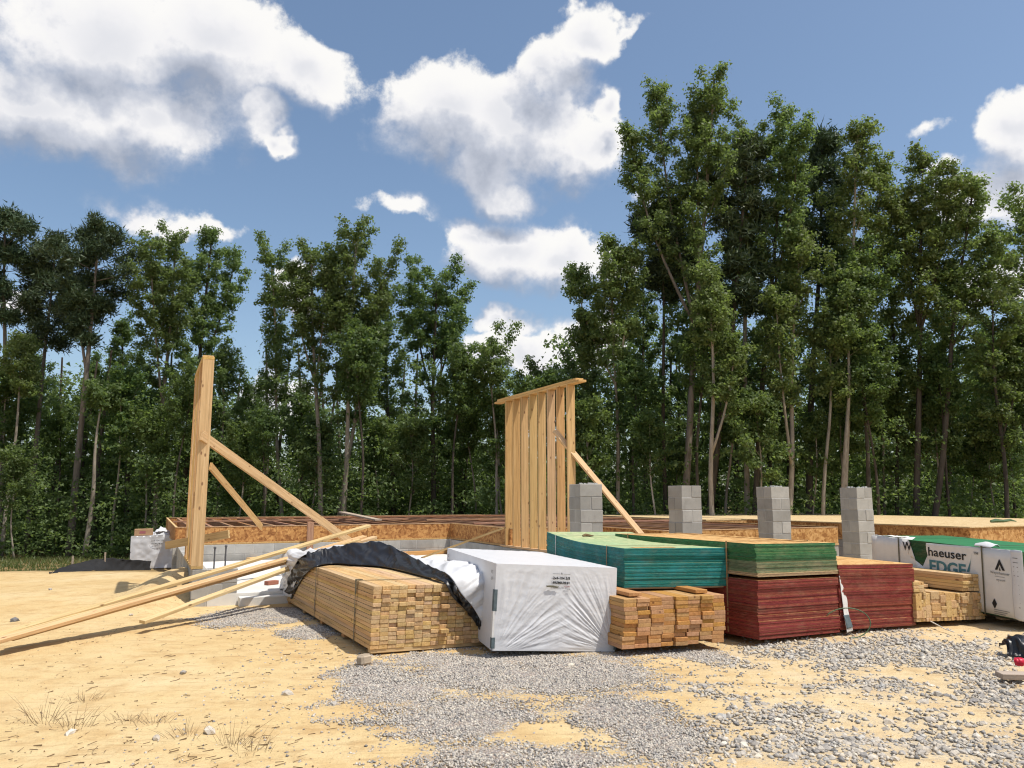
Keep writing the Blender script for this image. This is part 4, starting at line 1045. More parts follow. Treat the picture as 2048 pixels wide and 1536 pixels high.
# ------------------------------------------------------------------ trees
LEAF_N = [0]
def leaves(centers, per, sig, size, rs, flat=0.5, aspect=0.62):
    """rhombic leaves scattered round the given clump centres"""
    c = np.repeat(np.asarray(centers, float), per, 0); n = len(c)
    off = rs.normal(0, 1, (n, 3)) * sig
    p = c + off
    nrm = rs.normal(0, 1, (n, 3)) + np.array([0.15, -0.25, flat]) + off / (np.abs(sig) + 1e-6) * 0.5
    nrm /= np.linalg.norm(nrm, axis=1)[:, None]
    r = rs.normal(0, 1, (n, 3)); a = np.cross(nrm, r); a /= np.linalg.norm(a, axis=1)[:, None]; b = np.cross(nrm, a)
    s = (size * rs.uniform(0.65, 1.3, n))[:, None]
    V = np.empty((n, 3, 3)); V[:, 0] = p - a * s; V[:, 1] = p + a * s * 0.55 + b * s * aspect * 1.15; V[:, 2] = p + a * s * 0.55 - b * s * aspect * 1.15
    V[:, 1] += nrm * s * 0.2
    F = np.arange(n * 3).reshape(n, 3)
    LEAF_N[0] += n
    return V.reshape(-1, 3), F
def needles(centers, per, length, rs, thick=0.022):
    """tufts of long thin needles"""
    c = np.repeat(np.asarray(centers, float), per, 0); n = len(c)
    d = rs.normal(0, 1, (n, 3)); d[:, 2] += 0.35; d /= np.linalg.norm(d, axis=1)[:, None]
    L = (length * rs.uniform(0.6, 1.2, n))[:, None]
    r = rs.normal(0, 1, (n, 3)); a = np.cross(d, r); a /= np.linalg.norm(a, axis=1)[:, None]
    p = c + rs.normal(0, 1, (n, 3)) * 0.15
    V = np.empty((n, 3, 3)); V[:, 0] = p + d * L * 0.1 - a * thick; V[:, 1] = p + d * L * 0.1 + a * thick; V[:, 2] = p + d * L
    return V.reshape(-1, 3), np.arange(n * 3).reshape(n, 3)
def grow(rs, stems, kind, hw, crown0, limbs, profile, up):
    """returns trunk tube verts/faces and foliage clump centres. stems: list of (points, radii, crown_from)"""
    TV, TF, cl = [], [], []
    def add(points, radii, sides):
        v, f = tube(points, radii, sides); o = len(TV); TV.extend(v); TF.extend(tuple(i + o for i in q) for q in f)
    for (pts, rad, c0, hws, nl) in stems:
        add(pts, rad, 8)
        seg = np.array([[p.x, p.y, p.z] for p in pts]); m = len(pts) - 1
        for k in range(nl):
            tt = (k + rs.uniform(0, 1)) / nl
            f = c0 + (0.985 - c0) * tt
            i = min(int(f * m), m - 1); q = seg[i] + (seg[i + 1] - seg[i]) * (f * m - i)
            ang = k * 2.39996 + rs.uniform(-.5, .5)
            L = 0.90 * hws * profile(tt) * rs.uniform(0.35, 1.30)
            e = up + rs.uniform(-.22, .22) + 0.25 * tt
            d = np.array([math.cos(ang) * math.cos(e), math.sin(ang) * math.cos(e), math.sin(e)])
            L = L / max(0.35, math.cos(e))
            bend = np.array([0, 0, 0.22 * L]) if kind != 'pine' else np.array([0, 0, -0.04 * L])
            lp = [q + d * L * s + bend * s * s for s in (0, .33, .66, 1.0)]
            r0 = max(0.012, rad[0] * 0.30 * (1 - 0.7 * f))
            add([Vector(x) for x in lp], [r0, r0 * .7, r0 * .45, r0 * .15], 5)
            if kind == 'pine':
                ns = max(2, int(L * 1.7))
                for s_ in np.linspace(0.5, 1.0, ns + 1):
                    b0 = q + d * L * s_ + bend * s_ * s_
                    cl.append(b0)
                    for _ in range(3):
                        a2 = ang + rs.choice([-1, 1]) * rs.uniform(.5, 1.5); l2 = L * (0.38 - .18 * s_) * rs.uniform(.6, 1.3) + .12
                        e2 = e + rs.uniform(-.5, .4)
                        d2 = np.array([math.cos(a2) * math.cos(e2), math.sin(a2) * math.cos(e2), math.sin(e2)])
                        tip = b0 + d2 * l2
                        if l2 > 0.5: add([Vector(b0), Vector(tip)], [r0 * .3, r0 * .1], 4)
                        cl.append(tip); cl.append(b0 + d2 * l2 * .55)
            else:
                ns = max(3, int(L * 3.4))
                for j_, s_ in enumerate(np.linspace(0.25, 1.0, ns)):
                    b0 = q + d * L * s_ + bend * s_ * s_
                    a2 = ang + (-1) ** j_ * rs.uniform(.3, 1.4); e2 = e + rs.uniform(-.75, .35)
                    l2 = rs.uniform(.28, .80) * (1.15 - .45 * s_)
                    d2 = np.array([math.cos(a2) * math.cos(e2), math.sin(a2) * math.cos(e2), math.sin(e2)])
                    if s_ > .97: d2 = d * .7 + np.array([0, 0, .55])
                    if l2 > .55: add([Vector(b0), Vector(b0 + d2 * l2)], [r0 * .25, r0 * .08], 3)
                    for w_ in (.3, .55, .8, 1.0): cl.append(b0 + d2 * l2 * w_ + np.array([0, 0, -.06 * w_]))
        top = seg[-1]; cl.append(top); cl.append(top - np.array([0, 0, .3]))
    return TV, TF, np.array(cl)
PROF = {'poplar': lambda t: (0.55 + 0.55 * math.sin(math.pi * min(1, t * 1.15 + .12))) * (1 - 0.62 * t ** 2.2),
        'round': lambda t: math.sqrt(max(0.04, 1 - (1.7 * t - .85) ** 2)),
        'column': lambda t: 0.75 + 0.25 * math.sin(9 * t) - 0.45 * t ** 3,
        'pine': lambda t: 0.45 + 0.6 * math.sin(math.pi * (t * 0.85 + .12))}
def tree(label, px, d, tx, ty, cy, hw, kind='poplar', leaf=None, bk=None, dens=1.0, trunk_w=14, forks=(), seed=1, group='tall trees of the wood', name=None, size=0.062, limbs=None, wob=0.13):
    """px: trunk foot column, d: distance, (tx, ty): top, cy: where the crown starts, hw: half width (photo pixels at distance d)"""
    rs = np.random.RandomState(seed); k = d / FPX
    foot = at(px, 995, d); foot.z = ground_z(foot.x, foot.y) - 0.08
    top = at(tx, ty, d + rs.uniform(-.6, .6)); Ht = top.z - foot.z
    zc = at(tx, cy, d).z; c0 = max(0.08, (zc - foot.z) / Ht)
    r0 = trunk_w * k * 0.41
    n = 12; pts = []; ph = rs.uniform(0, 6, 2)
    for i in range(n):
        s = i / (n - 1); p = foot.lerp(top, s)
        w_ = wob * math.sin(math.pi * s)
        p.x += w_ * math.sin(ph[0] + s * 6.0) * .6; p.y += w_ * math.sin(ph[1] + s * 5.0)
        pts.append(p)
    rad = [r0 * (1.12 if i == 0 else 1) * (1 - 0.86 * (i / (n - 1)) ** 1.15) + 0.012 for i in range(n)]
    nl = limbs or int(9 + (1 - c0) * Ht * (1.9 if kind != 'pine' else 2.2))
    stems = [(pts, rad, c0, hw * k, nl)]
    for (fx, fy, at_f, fhw) in forks:          # secondary leaders
        i = int(at_f * (n - 1)); q = pts[i]; tp = at(fx, fy, d + rs.uniform(-1.2, 1.2)); sp_ = []
        for j in range(7):
            s = j / 6; p = q.lerp(tp, s); p.x += (tp.x - q.x) * 0.18 * math.sin(math.pi * s); sp_.append(p)
        rr = [rad[i] * .62 * (1 - .85 * j / 6) + .008 for j in range(7)]
        stems.append((sp_, rr, 0.30, fhw * k, max(8, int((tp.z - q.z) * 2.4))))
    TV, TF, cl = grow(rs, stems, kind, hw, c0, None, PROF[kind], {'pine': 0.15, 'poplar': 0.72, 'round': 0.55, 'column': 0.85}[kind])
    root = thing(name or ('pine_tree' if kind == 'pine' else 'broadleaf_tree'), label, 'tree', T(*foot), group)
    TVl = [v - foot for v in TV]
    obj('trunk', mesh('trunk', TVl, TF, bk or (bark_pine if kind == 'pine' else bark_pale), smooth=True), root)
    cl = cl - np.array(foot)
    if kind == 'pine':
        V, F = needles(cl, int(np.clip(15000 * dens / len(cl), 20, 70)), 0.30, rs, 0.030)
        crown = np_mesh('crown', V, F, needle)
    else:
        per = int(np.clip(30000 * dens / len(cl), 7, 42))
        V, F = leaves(cl, per, np.array([.125, .125, .085]), size, rs, 0.8)
        crown = np_mesh('crown', V, F, leaf or leaf_a)
    obj('crown', crown, root)
    return root
# left part of the wood
TL = [
 ('tall pine cut by the left photo edge', 8, 33, 12, 428, 640, 62, 'pine', None, None, 1.1, 14, (), 1),
 ('pine with narrow crown, second from the left edge', 62, 33.5, 112, 488, 690, 74, 'pine', None, None, 1.0, 13, (), 2),
 ('pine with broad rounded crown and long bare trunk', 148, 32, 200, 456, 620, 84, 'pine', None, None, 1.2, 17, ((160, 560, .62, 40),), 3),
 ('slim pale tree standing left of the bare pine trunk', 14, 31, 46, 690, 800, 42, 'poplar', leaf_b, bark_pale, 0.6, 8, (), 4),
 ('leaning pale snag-like tree right of the bare pine trunk', 178, 31, 204, 800, 820, 26, 'poplar', leaf_a, bark_pale, .5, 11, (), 5),
 ('tall leafy tree behind the edge-on stud wall, pale trunk', 312, 32, 352, 478, 800, 72, 'poplar', leaf_a, bark_pale, 1.2, 12, ((300, 490, .5, 44),), 6),
 ('tall dense tree with broad double top left of the stud wall', 362, 34, 425, 466, 960, 70, 'poplar', leaf_a, bark_dark, 1.3, 13, ((470, 520, .55, 44),), 7),
 ('broad green tree filling in left of the double-topped tree', 262, 35, 245, 650, 960, 54, 'poplar', leaf_d, bark_dark, 0.8, 12, (), 8),
 ('narrow tree with pointed top beside a gap of sky', 572, 33, 542, 516, 860, 40, 'column', leaf_a, bark_pale, 1.0, 9, (), 9),
 ('narrow straight tree with very pale trunk over the long brace', 648, 31, 622, 506, 820, 56, 'poplar', leaf_a, bark_pale, 1.15, 12, ((590, 545, .6, 34), (655, 520, .62, 30)), 10),
 ('tallest loose-topped tree of the middle with pale bent trunk', 686, 31, 712, 480, 800, 50, 'column', leaf_a, bark_pale, .95, 12, ((672, 515, .62, 26), (770, 545, .55, 40)), 11),
 ('twin trunk tree leaning beside the pale bent trunk', 672, 32, 740, 620, 860, 44, 'poplar', leaf_d, bark_pale, 0.6, 11, (), 12),
 ('round-crowned dark tree at the end of the left wood', 866, 32, 872, 556, 900, 74, 'round', leaf_d, bark_dark, 1.5, 13, ((915, 585, .55, 44), (830, 590, .55, 40)), 13),
 ('small light green tree standing before the sky gap', 998, 30, 980, 706, 800, 48, 'round', leaf_b, bark_pale, 0.5, 7, (), 14),
 ('leafy tree between the round crown and the pale bent trunk', 790, 34, 770, 590, 960, 58, 'poplar', leaf_a, bark_dark, 0.8, 11, (), 15),
 ('low tree right of the round crown under the open sky', 930, 34, 935, 800, 1010, 54, 'round', leaf_a, bark_dark, 1.0, 8, (), 16),
 ('mid-height tree behind the edge-on wall brace', 505, 35, 500, 780, 1000, 48, 'poplar', leaf_d, bark_dark, 0.7, 9, (), 17),
 ('slender tree behind the lower end of the brace', 440, 33, 448, 700, 960, 44, 'poplar', leaf_a, bark_pale, 0.7, 8, (), 18),
 ('dark full tree between the left pines', 95, 38, 70, 720, 980, 74, 'poplar', leaf_d, bark_dark, 0.9, 11, (), 19),
 ('dark tree behind the pale leaning snag', 215, 38, 190, 730, 980, 60, 'poplar', leaf_d, bark_dark, 0.9, 11, (), 20),
 ('small tree just left of the stud panel', 1050, 35, 1040, 780, 1000, 50, 'poplar', leaf_d, bark_dark, 1.0, 9, (), 21),
]
TR = [
 ('multi-stemmed leafy tree left of the tall right-hand trees', 1234, 28, 1225, 492, 760, 56, 'poplar', leaf_b, bark_pale, .95, 9, ((1150, 545, .55, 32), (1265, 500, .6, 34)), 31),
 ('tallest tree of the wood, spreading crown with three tops', 1358, 27, 1428, 156, 640, 84, 'poplar', leaf_a, bark_pine, 1.5, 17, ((1312, 182, .52, 46), (1258, 262, .5, 30), (1390, 205, .6, 44)), 32),
 ('dark pine low in front of the tallest tree', 1330, 28.5, 1322, 400, 590, 62, 'pine', None, bark_dark, 1.0, 10, (), 33),
 ('dark-trunked pine right of the tallest tree', 1408, 28, 1500, 285, 640, 54, 'pine', None, bark_dark, .9, 17, (), 34),
 ('tall tree with thin bare topmost twigs', 1490, 28, 1490, 262, 640, 46, 'column', leaf_a, bark_pale, 1.0, 13, (), 35),
 ('tall broad tree right of the bare topmost twigs', 1500, 27.5, 1566, 216, 720, 60, 'poplar', leaf_a, bark_dark, 1.35, 14, ((1600, 260, .6, 40),), 36),
 ('dark pine between two tall leafy trees on the right', 1610, 28.5, 1644, 264, 560, 46, 'pine', None, bark_dark, 1.1, 16, (), 37),
 ('tall yellowish-green tree right of the dark pine', 1678, 27, 1716, 250, 760, 62, 'poplar', leaf_b, bark_pale, 1.3, 13, ((1760, 330, .62, 34),), 38),
 ('open leafy tree with twin dark stems before the cloud', 1822, 27, 1846, 316, 700, 60, 'poplar', leaf_b, bark_dark, 0.85, 15, ((1905, 340, .6, 36), (1800, 400, .55, 34)), 39),
 ('open rounded tree leaning right before the cloud', 1848, 26.5, 1948, 362, 640, 60, 'poplar', leaf_b, bark_dark, 0.85, 14, ((1990, 480, .62, 30),), 40),
 ('leafy tree cut by the right photo edge', 2070, 27, 2052, 402, 620, 54, 'round', leaf_b, bark_dark, 1.0, 12, (), 41),
 ('lower dense tree at the right edge', 2005, 26, 1985, 596, 900, 76, 'round', leaf_a, bark_dark, 1.4, 10, ((2045, 615, .5, 50),), 42),
 ('pale tree with low Y fork behind the second pier', 1424, 26, 1418, 560, 720, 34, 'poplar', leaf_b, bark_pale, 0.38, 12, ((1470, 690, .38, 30),), 43),
 ('pale slanting forked tree behind the third pier', 1566, 26.5, 1600, 480, 680, 48, 'poplar', leaf_b, bark_pale, 0.42, 13, ((1552, 600, .35, 36),), 44),
 ('crooked pale tree left of the fourth pier', 1640, 26, 1660, 640, 800, 40, 'round', leaf_b, bark_pale, 0.35, 9, (), 45),
 ('straight pale trunk tree behind the fourth pier', 1682, 26, 1692, 560, 720, 44, 'poplar', leaf_a, bark_pale, 0.4, 11, (), 46),
 ('dark straight tree right of the fourth pier', 1728, 27, 1722, 520, 720, 54, 'poplar', leaf_d, bark_dark, 0.6, 10, (), 47),
 ('full tree under the gap of sky on the right', 1790, 29, 1778, 470, 960, 62, 'poplar', leaf_b, bark_dark, 1.0, 9, (), 48),
 ('slim tree left of the first pier', 1160, 29, 1172, 640, 900, 42, 'poplar', leaf_a, bark_pale, 0.6, 8, (), 49),
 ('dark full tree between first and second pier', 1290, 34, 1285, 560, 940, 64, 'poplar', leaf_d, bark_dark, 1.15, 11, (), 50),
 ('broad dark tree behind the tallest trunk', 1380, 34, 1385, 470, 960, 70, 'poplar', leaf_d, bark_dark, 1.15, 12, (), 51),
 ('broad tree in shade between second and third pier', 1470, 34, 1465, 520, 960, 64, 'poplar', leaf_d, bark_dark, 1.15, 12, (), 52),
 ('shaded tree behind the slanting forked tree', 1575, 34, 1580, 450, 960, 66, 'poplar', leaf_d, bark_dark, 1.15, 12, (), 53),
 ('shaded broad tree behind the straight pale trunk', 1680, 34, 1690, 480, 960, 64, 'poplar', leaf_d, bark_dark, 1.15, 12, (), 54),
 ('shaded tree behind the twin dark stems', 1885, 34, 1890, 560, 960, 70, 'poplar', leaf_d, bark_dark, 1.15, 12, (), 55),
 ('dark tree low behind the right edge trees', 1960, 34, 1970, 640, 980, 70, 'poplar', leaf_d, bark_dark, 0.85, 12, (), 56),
]
for a in TL + TR: tree(*a[:13], seed=a[13])

# slender understorey stems one can tell apart, copies of three kinds
rs = np.random.RandomState(77)
protos = []
for k, (h, hw_, w_) in enumerate(((4.6, 62, 5), (3.6, 70, 4), (5.6, 58, 6))):
    p = at(1024, 995, 30); ty = 995 - h / 30 * FPX + 40
    protos.append(tree('thin young tree in the shade of the wood', 1024, 30, 1030 + 6 * k, ty, ty + 130, hw_ * .8, 'poplar', leaf_d if k != 1 else leaf_a, bark_pale if k != 2 else bark_dark, 0.33, w_, (), 200 + k, 'thin young trees in the wood', 'young_tree'))
spots = [(-10, 33), (40, 30), (120, 35), (232, 32), (285, 31), (345, 30), (395, 33), (470, 31), (530, 30), (600, 35), (625, 32), (725, 30), (760, 32), (822, 31), (900, 30), (955, 32), (1015, 31), (1080, 30), (1120, 28), (1190, 27), (1262, 28), (1310, 26.5), (1345, 29), (1395, 27), (1450, 28.5), (1520, 26.5), (1545, 29), (1622, 27), (1700, 28), (1755, 26.5), (1770, 29), (1860, 28), (1900, 26.5), (1935, 28), (1980, 27), (2030, 29), (2075, 27)]
LM = [(0, 'the left photo edge'), (200, 'the sagging black fence'), (312, 'the far white bundle'), (400, 'the edge-on stud wall'), (522, 'the short brace foot'), (600, 'the middle of the long brace'), (690, 'the pale bent trunk'), (800, 'the propped long board ends'), (866, 'the round-crowned dark tree'), (998, 'the small light green tree'), (1080, 'the stud panel'), (1170, 'the first pier'), (1245, 'the panel brace'), (1367, 'the second pier'), (1545, 'the third pier'), (1708, 'the fourth pier'), (1822, 'the twin dark stems'), (1925, 'the pale deck corner'), (2048, 'the right photo edge')]
used_l = set()
def young_label(px, kind):
    lx, nm = min(LM, key=lambda q: abs(q[0] - px)); dx = px - lx
    side = 'behind' if abs(dx) < 14 else (('a little ' if abs(dx) < 34 else '') + ('left of' if dx < 0 else 'right of'))
    lab = '%s young tree in the wood %s %s' % (('thin', 'bushy', 'dark-stemmed')[kind], side, nm)
    if lab in used_l: lab = lab.replace('in the wood', 'deeper in the wood')
    used_l.add(lab); return lab
for i, (px, d) in enumerate(spots):
    pr = protos[i % 3]; q = at(px, 995, d); z = ground_z(q.x, q.y) - 0.05; s = rs.uniform(.75, 1.25)
    if i < 3: o = pr
    else:
        o = pr.copy(); C.objects.link(o)
        for ch in list(protos[i % 3].children):
            c2 = ch.copy(); C.objects.link(c2); c2.parent = o
    o['label'] = young_label(px, i % 3)
    o.matrix_world = T(q.x, q.y, z) @ Matrix.Rotation(rs.uniform(0, 6.28), 4, 'Z') @ Matrix.Diagonal((s * rs.uniform(.85, 1.1), s * rs.uniform(.85, 1.1), s, 1))

# undergrowth along the wood's edge and the mass of the wood behind
cen = []
for k in range(3600):
    px = rs.uniform(-260, 2300); d = rs.uniform(26 if px > 1060 else 29.5, 40)
    q = at(px, 995, d); z = ground_z(q.x, q.y)
    hmax = (1.4 + 8.0 * abs(mnoise.noise(Vector((q.x * .35, q.y * .35, 1.7))))) * (1.0 if d > 31 else 0.75)
    cen.append((q.x, q.y, z + rs.uniform(0.05, 1) ** 1.2 * hmax))
    if k % 3 == 0 and not 930 < px < 1140: cen.append((q.x, q.y, z + rs.uniform(1.5, 7.5)))
V, F = leaves(np.array(cen), 40, np.array([.32, .32, .11]), 0.075, rs, 0.9)
struct(obj('undergrowth', np_mesh('undergrowth', V, F, leaf_a)), 'stuff', 'leafy undergrowth along the edge of the wood')
cen = []
for k in range(5600):
    px = rs.uniform(-420, 2480); d = rs.uniform(35, 47)
    q = at(px, 995, d); z = ground_z(q.x, q.y)
    top_px = 760 if px < 480 else (900 if px < 590 else (800 if px < 900 else (900 if px < 1120 else 640)))
    if px > 1740: top_px = 760
    top_px += 90 * mnoise.noise(Vector((px * .012, d * .15, 5.0)))
    ht = (995 - top_px) / FPX * d + 1.5
    cen.append((q.x, q.y, z + (rs.uniform(0.0, 1) ** 1.3 * ht if k < 4000 else rs.uniform(0, 4.5))))
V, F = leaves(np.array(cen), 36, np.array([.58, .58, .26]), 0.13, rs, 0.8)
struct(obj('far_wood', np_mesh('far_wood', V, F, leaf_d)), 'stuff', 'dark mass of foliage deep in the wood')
TV, TF = [], []
for k in range(80):
    px = rs.uniform(-300, 2380); d = rs.uniform(34, 44); q = at(px, 995, d); z = ground_z(q.x, q.y) - .1
    v, f = tube([(q.x, q.y, z), (q.x + rs.uniform(-.3, .3), q.y, z + 4), (q.x + rs.uniform(-.6, .6), q.y, z + 9)], [rs.uniform(.08, .16), .09, .04], 5)
    o_ = len(TV); TV += v; TF += [tuple(i + o_ for i in ff) for ff in f]
struct(obj('far_wood_trunks', mesh('far_wood_trunks', TV, TF, bark_dark)), 'stuff', 'dim trunks deep in the wood')

# weedy grass between pad and wood, left
n = 9000
px = rs.uniform(-250, 420, n); yy = rs.uniform(20.5, 31, n); keep = []
xs = (px - 1024) / FPX * yy
P = np.array([(x, y, ground_z(x, y)) for x, y in zip(xs, yy)])
clump = np.array([mnoise.noise(Vector((p[0] * .6, p[1] * .6, 0))) for p in P])
P = P[(clump > -.05) | (P[:, 1] > 27)]
n = len(P); h = rs.uniform(.05, .22, n)[:, None]; a = rs.uniform(0, 6.28, n)
dx = np.stack([np.cos(a), np.sin(a), np.zeros(n)], 1) * 0.02; lean = np.stack([rs.normal(0, .08, n), rs.normal(0, .08, n), h[:, 0]], 1)
V = np.empty((n, 3, 3)); V[:, 0] = P - dx; V[:, 1] = P + dx; V[:, 2] = P + lean
struct(obj('grass', np_mesh('grass', V.reshape(-1, 3), np.arange(n * 3).reshape(n, 3), grass_m)), 'stuff', 'weedy grass between the sand pad and the wood')

# ------------------------------------------------------------------ gravel, rocks, litter
def stones(P, size, rs, flat=0.6):
    """low-poly angular stones (jittered octahedra with cut corners)"""
    n = len(P)
    base = np.array([(1, 0, 0), (0, 1, 0), (-1, 0, 0), (0, -1, 0), (0.15, 0.1, 1), (0, 0, -1)], float)
    F0 = np.array([(0, 1, 4), (1, 2, 4), (2, 3, 4), (3, 0, 4), (1, 0, 5), (2, 1, 5), (3, 2, 5), (0, 3, 5)])
    V = np.repeat(base[None], n, 0) * rs.uniform(0.6, 1.25, (n, 6, 1)) + rs.normal(0, .18, (n, 6, 3))
    a = rs.uniform(0, 6.28, n); ca, sa = np.cos(a), np.sin(a)
    t1 = rs.normal(0, .35, n)
    V[:, :, 2] *= flat
    V[:, :, 2] += V[:, :, 0] * t1[:, None] * .5
    V[:, :, 1] *= rs.uniform(.6, 1, n)[:, None]
    X = V[:, :, 0] * ca[:, None] - V[:, :, 1] * sa[:, None]; Y = V[:, :, 0] * sa[:, None] + V[:, :, 1] * ca[:, None]
    V = np.stack([X, Y, V[:, :, 2]], 2) * size[:, None, None] + P[:, None, :]
    F = (F0[None] + (np.arange(n) * 6)[:, None, None]).reshape(-1, 3)
    return V.reshape(-1, 3), F
def blobs(x, y, B, warp=0.5, seed=0.0, fq=1.9):
    """0..1 coverage from blobs (px, py, rx, ry, weight) laid on the ground, edges ragged"""
    q = -9.0
    for (cx, cy, rx, ry, w) in B:
        q = max(q, w * (1 - math.hypot((x - cx) / rx, (y - cy) / ry)))
    return q + warp * (mnoise.fractal(Vector((x * fq + seed, y * fq * 1.25, seed)), .85, 2.1, 5))
def gb(px, py, rx, ry, w=1.0):
    p = at_z(px, py, -0.04); p2 = at_z(px + rx, py, -.04); pn = at_z(px, py + ry, -.04); pf_ = at_z(px, py - ry, -.04)
    return (p.x, (pn.y + pf_.y) / 2, abs(p2.x - p.x), abs(pf_.y - pn.y) / 2, w)
GR = [gb(780, 1370, 150, 45), gb(960, 1350, 240, 50), gb(1150, 1350, 190, 50), gb(900, 1440, 210, 55), gb(1240, 1430, 130, 60), gb(1330, 1480, 120, 50),
      gb(960, 1515, 170, 40), gb(1200, 1350, 120, 30), gb(520, 1228, 110, 24), gb(620, 1262, 60, 16), gb(1000, 1318, 260, 14), gb(1400, 1310, 60, 14), gb(1150, 1525, 130, 20)]
HO_ = [gb(1075, 1465, 85, 24, 0.9), gb(640, 1385, 40, 30, .7)]
RK = [gb(1690, 1310, 190, 34), gb(1900, 1320, 190, 60), gb(1560, 1440, 190, 34), gb(1480, 1500, 160, 46), gb(1700, 1490, 240, 50), gb(1950, 1490, 220, 60), gb(2040, 1400, 120, 60), gb(1470, 1330, 90, 16, .6), gb(1420, 1390, 90, 20, .7), gb(1800, 1380, 160, 30, .5)]
rs = np.random.RandomState(9)
A1 = np.zeros(len(GV), np.float32); A2 = np.zeros(len(GV), np.float32)
for i, (x, y, z) in enumerate(GV):
    if 4.0 < y < 11 and -5 < x < 7:
        A1[i] = min(1, max(0, 1.2 * (0.22 + blobs(x, y, GR, .55, 2.0) - 1.3 * max(0, blobs(x, y, HO_, .5, 5.0)))))
        if x > .8: A2[i] = min(1, max(0, 0.15 + 1.3 * blobs(x, y, RK, .6, 8.0)))
for nm, ar in (('gravelly', A1), ('rocky', A2)):
    g.data.attributes.new(nm, 'FLOAT', 'POINT').data.foreach_set('value', ar)
def scatter(n, x0, x1, y0, y1, fn):
    out = []
    X = rs.uniform(x0, x1, n); Y = rs.uniform(y0, y1, n); U = rs.uniform(0, 1, n)
    for x, y, u_ in zip(X, Y, U):
        if u_ < fn(x, y): out.append((x, y, ground_z(x, y)))
    return np.array(out)
fg = lambda x, y: min(1, max(0.012 if x > -2.5 else 0.0, 1.35 * (0.24 + blobs(x, y, GR, .55, 2.0) - 1.3 * max(0, blobs(x, y, HO_, .5, 5.0)))))
P = scatter(330000, -4.6, 3.2, 4.35, 10.9, fg)
sz = rs.uniform(.006, .0155, len(P)); P[:, 2] += sz * .15
V, F = stones(P, sz, rs, .7); NG = len(P)
struct(obj('gravel', np_mesh('gravel', V, F, gravel_m)), 'stuff', 'fine grey gravel spread over the sand')
fr = lambda x, y: min(1, max(0.04, 0.12 + 1.0 * blobs(x, y, RK, .6, 8.0)))
P = scatter(34000, 1.0, 6.4, 4.35, 9.2, fr)
sz = rs.uniform(.009, .026, len(P)); P[:, 2] += sz * .2
V, F = stones(P, sz, rs, .6)
struct(obj('crushed_stone', np_mesh('crushed_stone', V, F, rock_m)), 'stuff', 'small pale crushed stone between the larger rocks')
# larger rocks one by one (shapes shared)
def rock_mesh(seed):
    r_ = random.Random(seed); bm = bmesh.new(); bmesh.ops.create_icosphere(bm, subdivisions=1, radius=1.0)
    for v in bm.verts:
        v.co *= r_.uniform(.72, 1.12)
    for _ in range(4):
        nrm = Vector((r_.uniform(-1, 1), r_.uniform(-1, 1), r_.uniform(-.3, 1))).normalized(); dlim = r_.uniform(.5, .75)
        for v in bm.verts:
            e = v.co.dot(nrm) - dlim
            if e > 0: v.co -= nrm * e
    for v in bm.verts: v.co.z *= .62; v.co.y *= .8
    me = bpy.data.meshes.new('rock'); bm.to_mesh(me); bm.free(); me.materials.append(rock_m); return me
RM = [rock_mesh(100 + k) for k in range(14)]
P = scatter(4200, 1.2, 6.0, 4.35, 8.6, lambda x, y: min(1, max(0.0, 1.3 * blobs(x, y, RK, .5, 8.0))))
P = P[:850]
sz = rs.uniform(.018, .048, len(P)) * (1 + .35 * (rs.uniform(0, 1, len(P)) > .9))
show = np.argsort(-sz / P[:, 1]); big = show[:300]; rest = show[300:]
for i in big:
    o = obj('rock', RM[i % 14], None, T(P[i][0], P[i][1], P[i][2] + sz[i] * .04) @ Matrix.Rotation(rs.uniform(0, 6.28), 4, 'Z') @ Matrix.Rotation(rs.uniform(-.4, .4), 4, 'X') @ Matrix.Diagonal((sz[i], sz[i] * rs.uniform(.7, 1.1), sz[i] * rs.uniform(.7, 1.1), 1)))
    tag(o, 'angular pale grey rock in the loose crushed stone on the right', 'rock', 'rocks in the crushed stone')
V, F = stones(P[rest] + np.array([0, 0, .006]), sz[rest], rs, .6)
struct(obj('rock_rubble', np_mesh('rock_rubble', V, F, rock_m)), 'stuff', 'further loose rocks among the crushed stone')
# single stones on the sand
for (px, py, s, lab) in ((30, 1242, .085, 'lumpy clod of earth near the left edge'), (262, 1230, .045, 'small grey stone lying alone above the board shadow'), (366, 1345, .05, 'pointed grey stone on the open sand'),
                         (575, 1388, .06, 'flat blue-grey stone left of the gravel'), (420, 1462, .075, 'pale stone beside dead weeds'), (313, 1472, .05, 'brown stone left of the pale stone'),
                         (140, 1462, .06, 'grey stone in the dead weeds at bottom left'), (668, 1407, .05, 'blue-grey stone at the gravel edge'), (1142, 1331, .07, 'pale rock in the gravel before the white bundle'),
                         (960, 1476, .035, 'rusty red stone on the sand patch'), (100, 1188, .05, 'small clod on the sand slope')):
    p = at_z(px, py, -.03); z = ground_z(p.x, p.y)
    o = obj('stone', RM[int(px) % 14], None, T(p.x, p.y, z + s * .2) @ Matrix.Rotation(px, 4, 'Z') @ Matrix.Diagonal((s, s * .8, s * .7, 1)))
    tag(o, lab, 'stone')
# clods against the block return
for (px, py, s, lab) in ((428, 1216, .10, 'sandy clod at the foot of the block return'), (455, 1217, .08, 'smaller sandy clod beside it at the block return'), (518, 1217, .10, 'dark clod at the slab edge left of the other'), (556, 1218, .11, 'dark clod at the slab edge next to the torn bundle')):
    p = at_z(px, py, -.12); z = ground_z(p.x, p.y)
    me = RM[int(px) % 14].copy(); me.materials.clear(); me.materials.append(sand_m if 'sandy' in lab else bark_dark if False else brick_red if False else weed_m)
    o = obj('clod', me, None, T(p.x, p.y, z + s * .3) @ Matrix.Rotation(px, 4, 'Z') @ Matrix.Diagonal((s, s * .8, s * .8, 1))); tag(o, lab, 'clod')
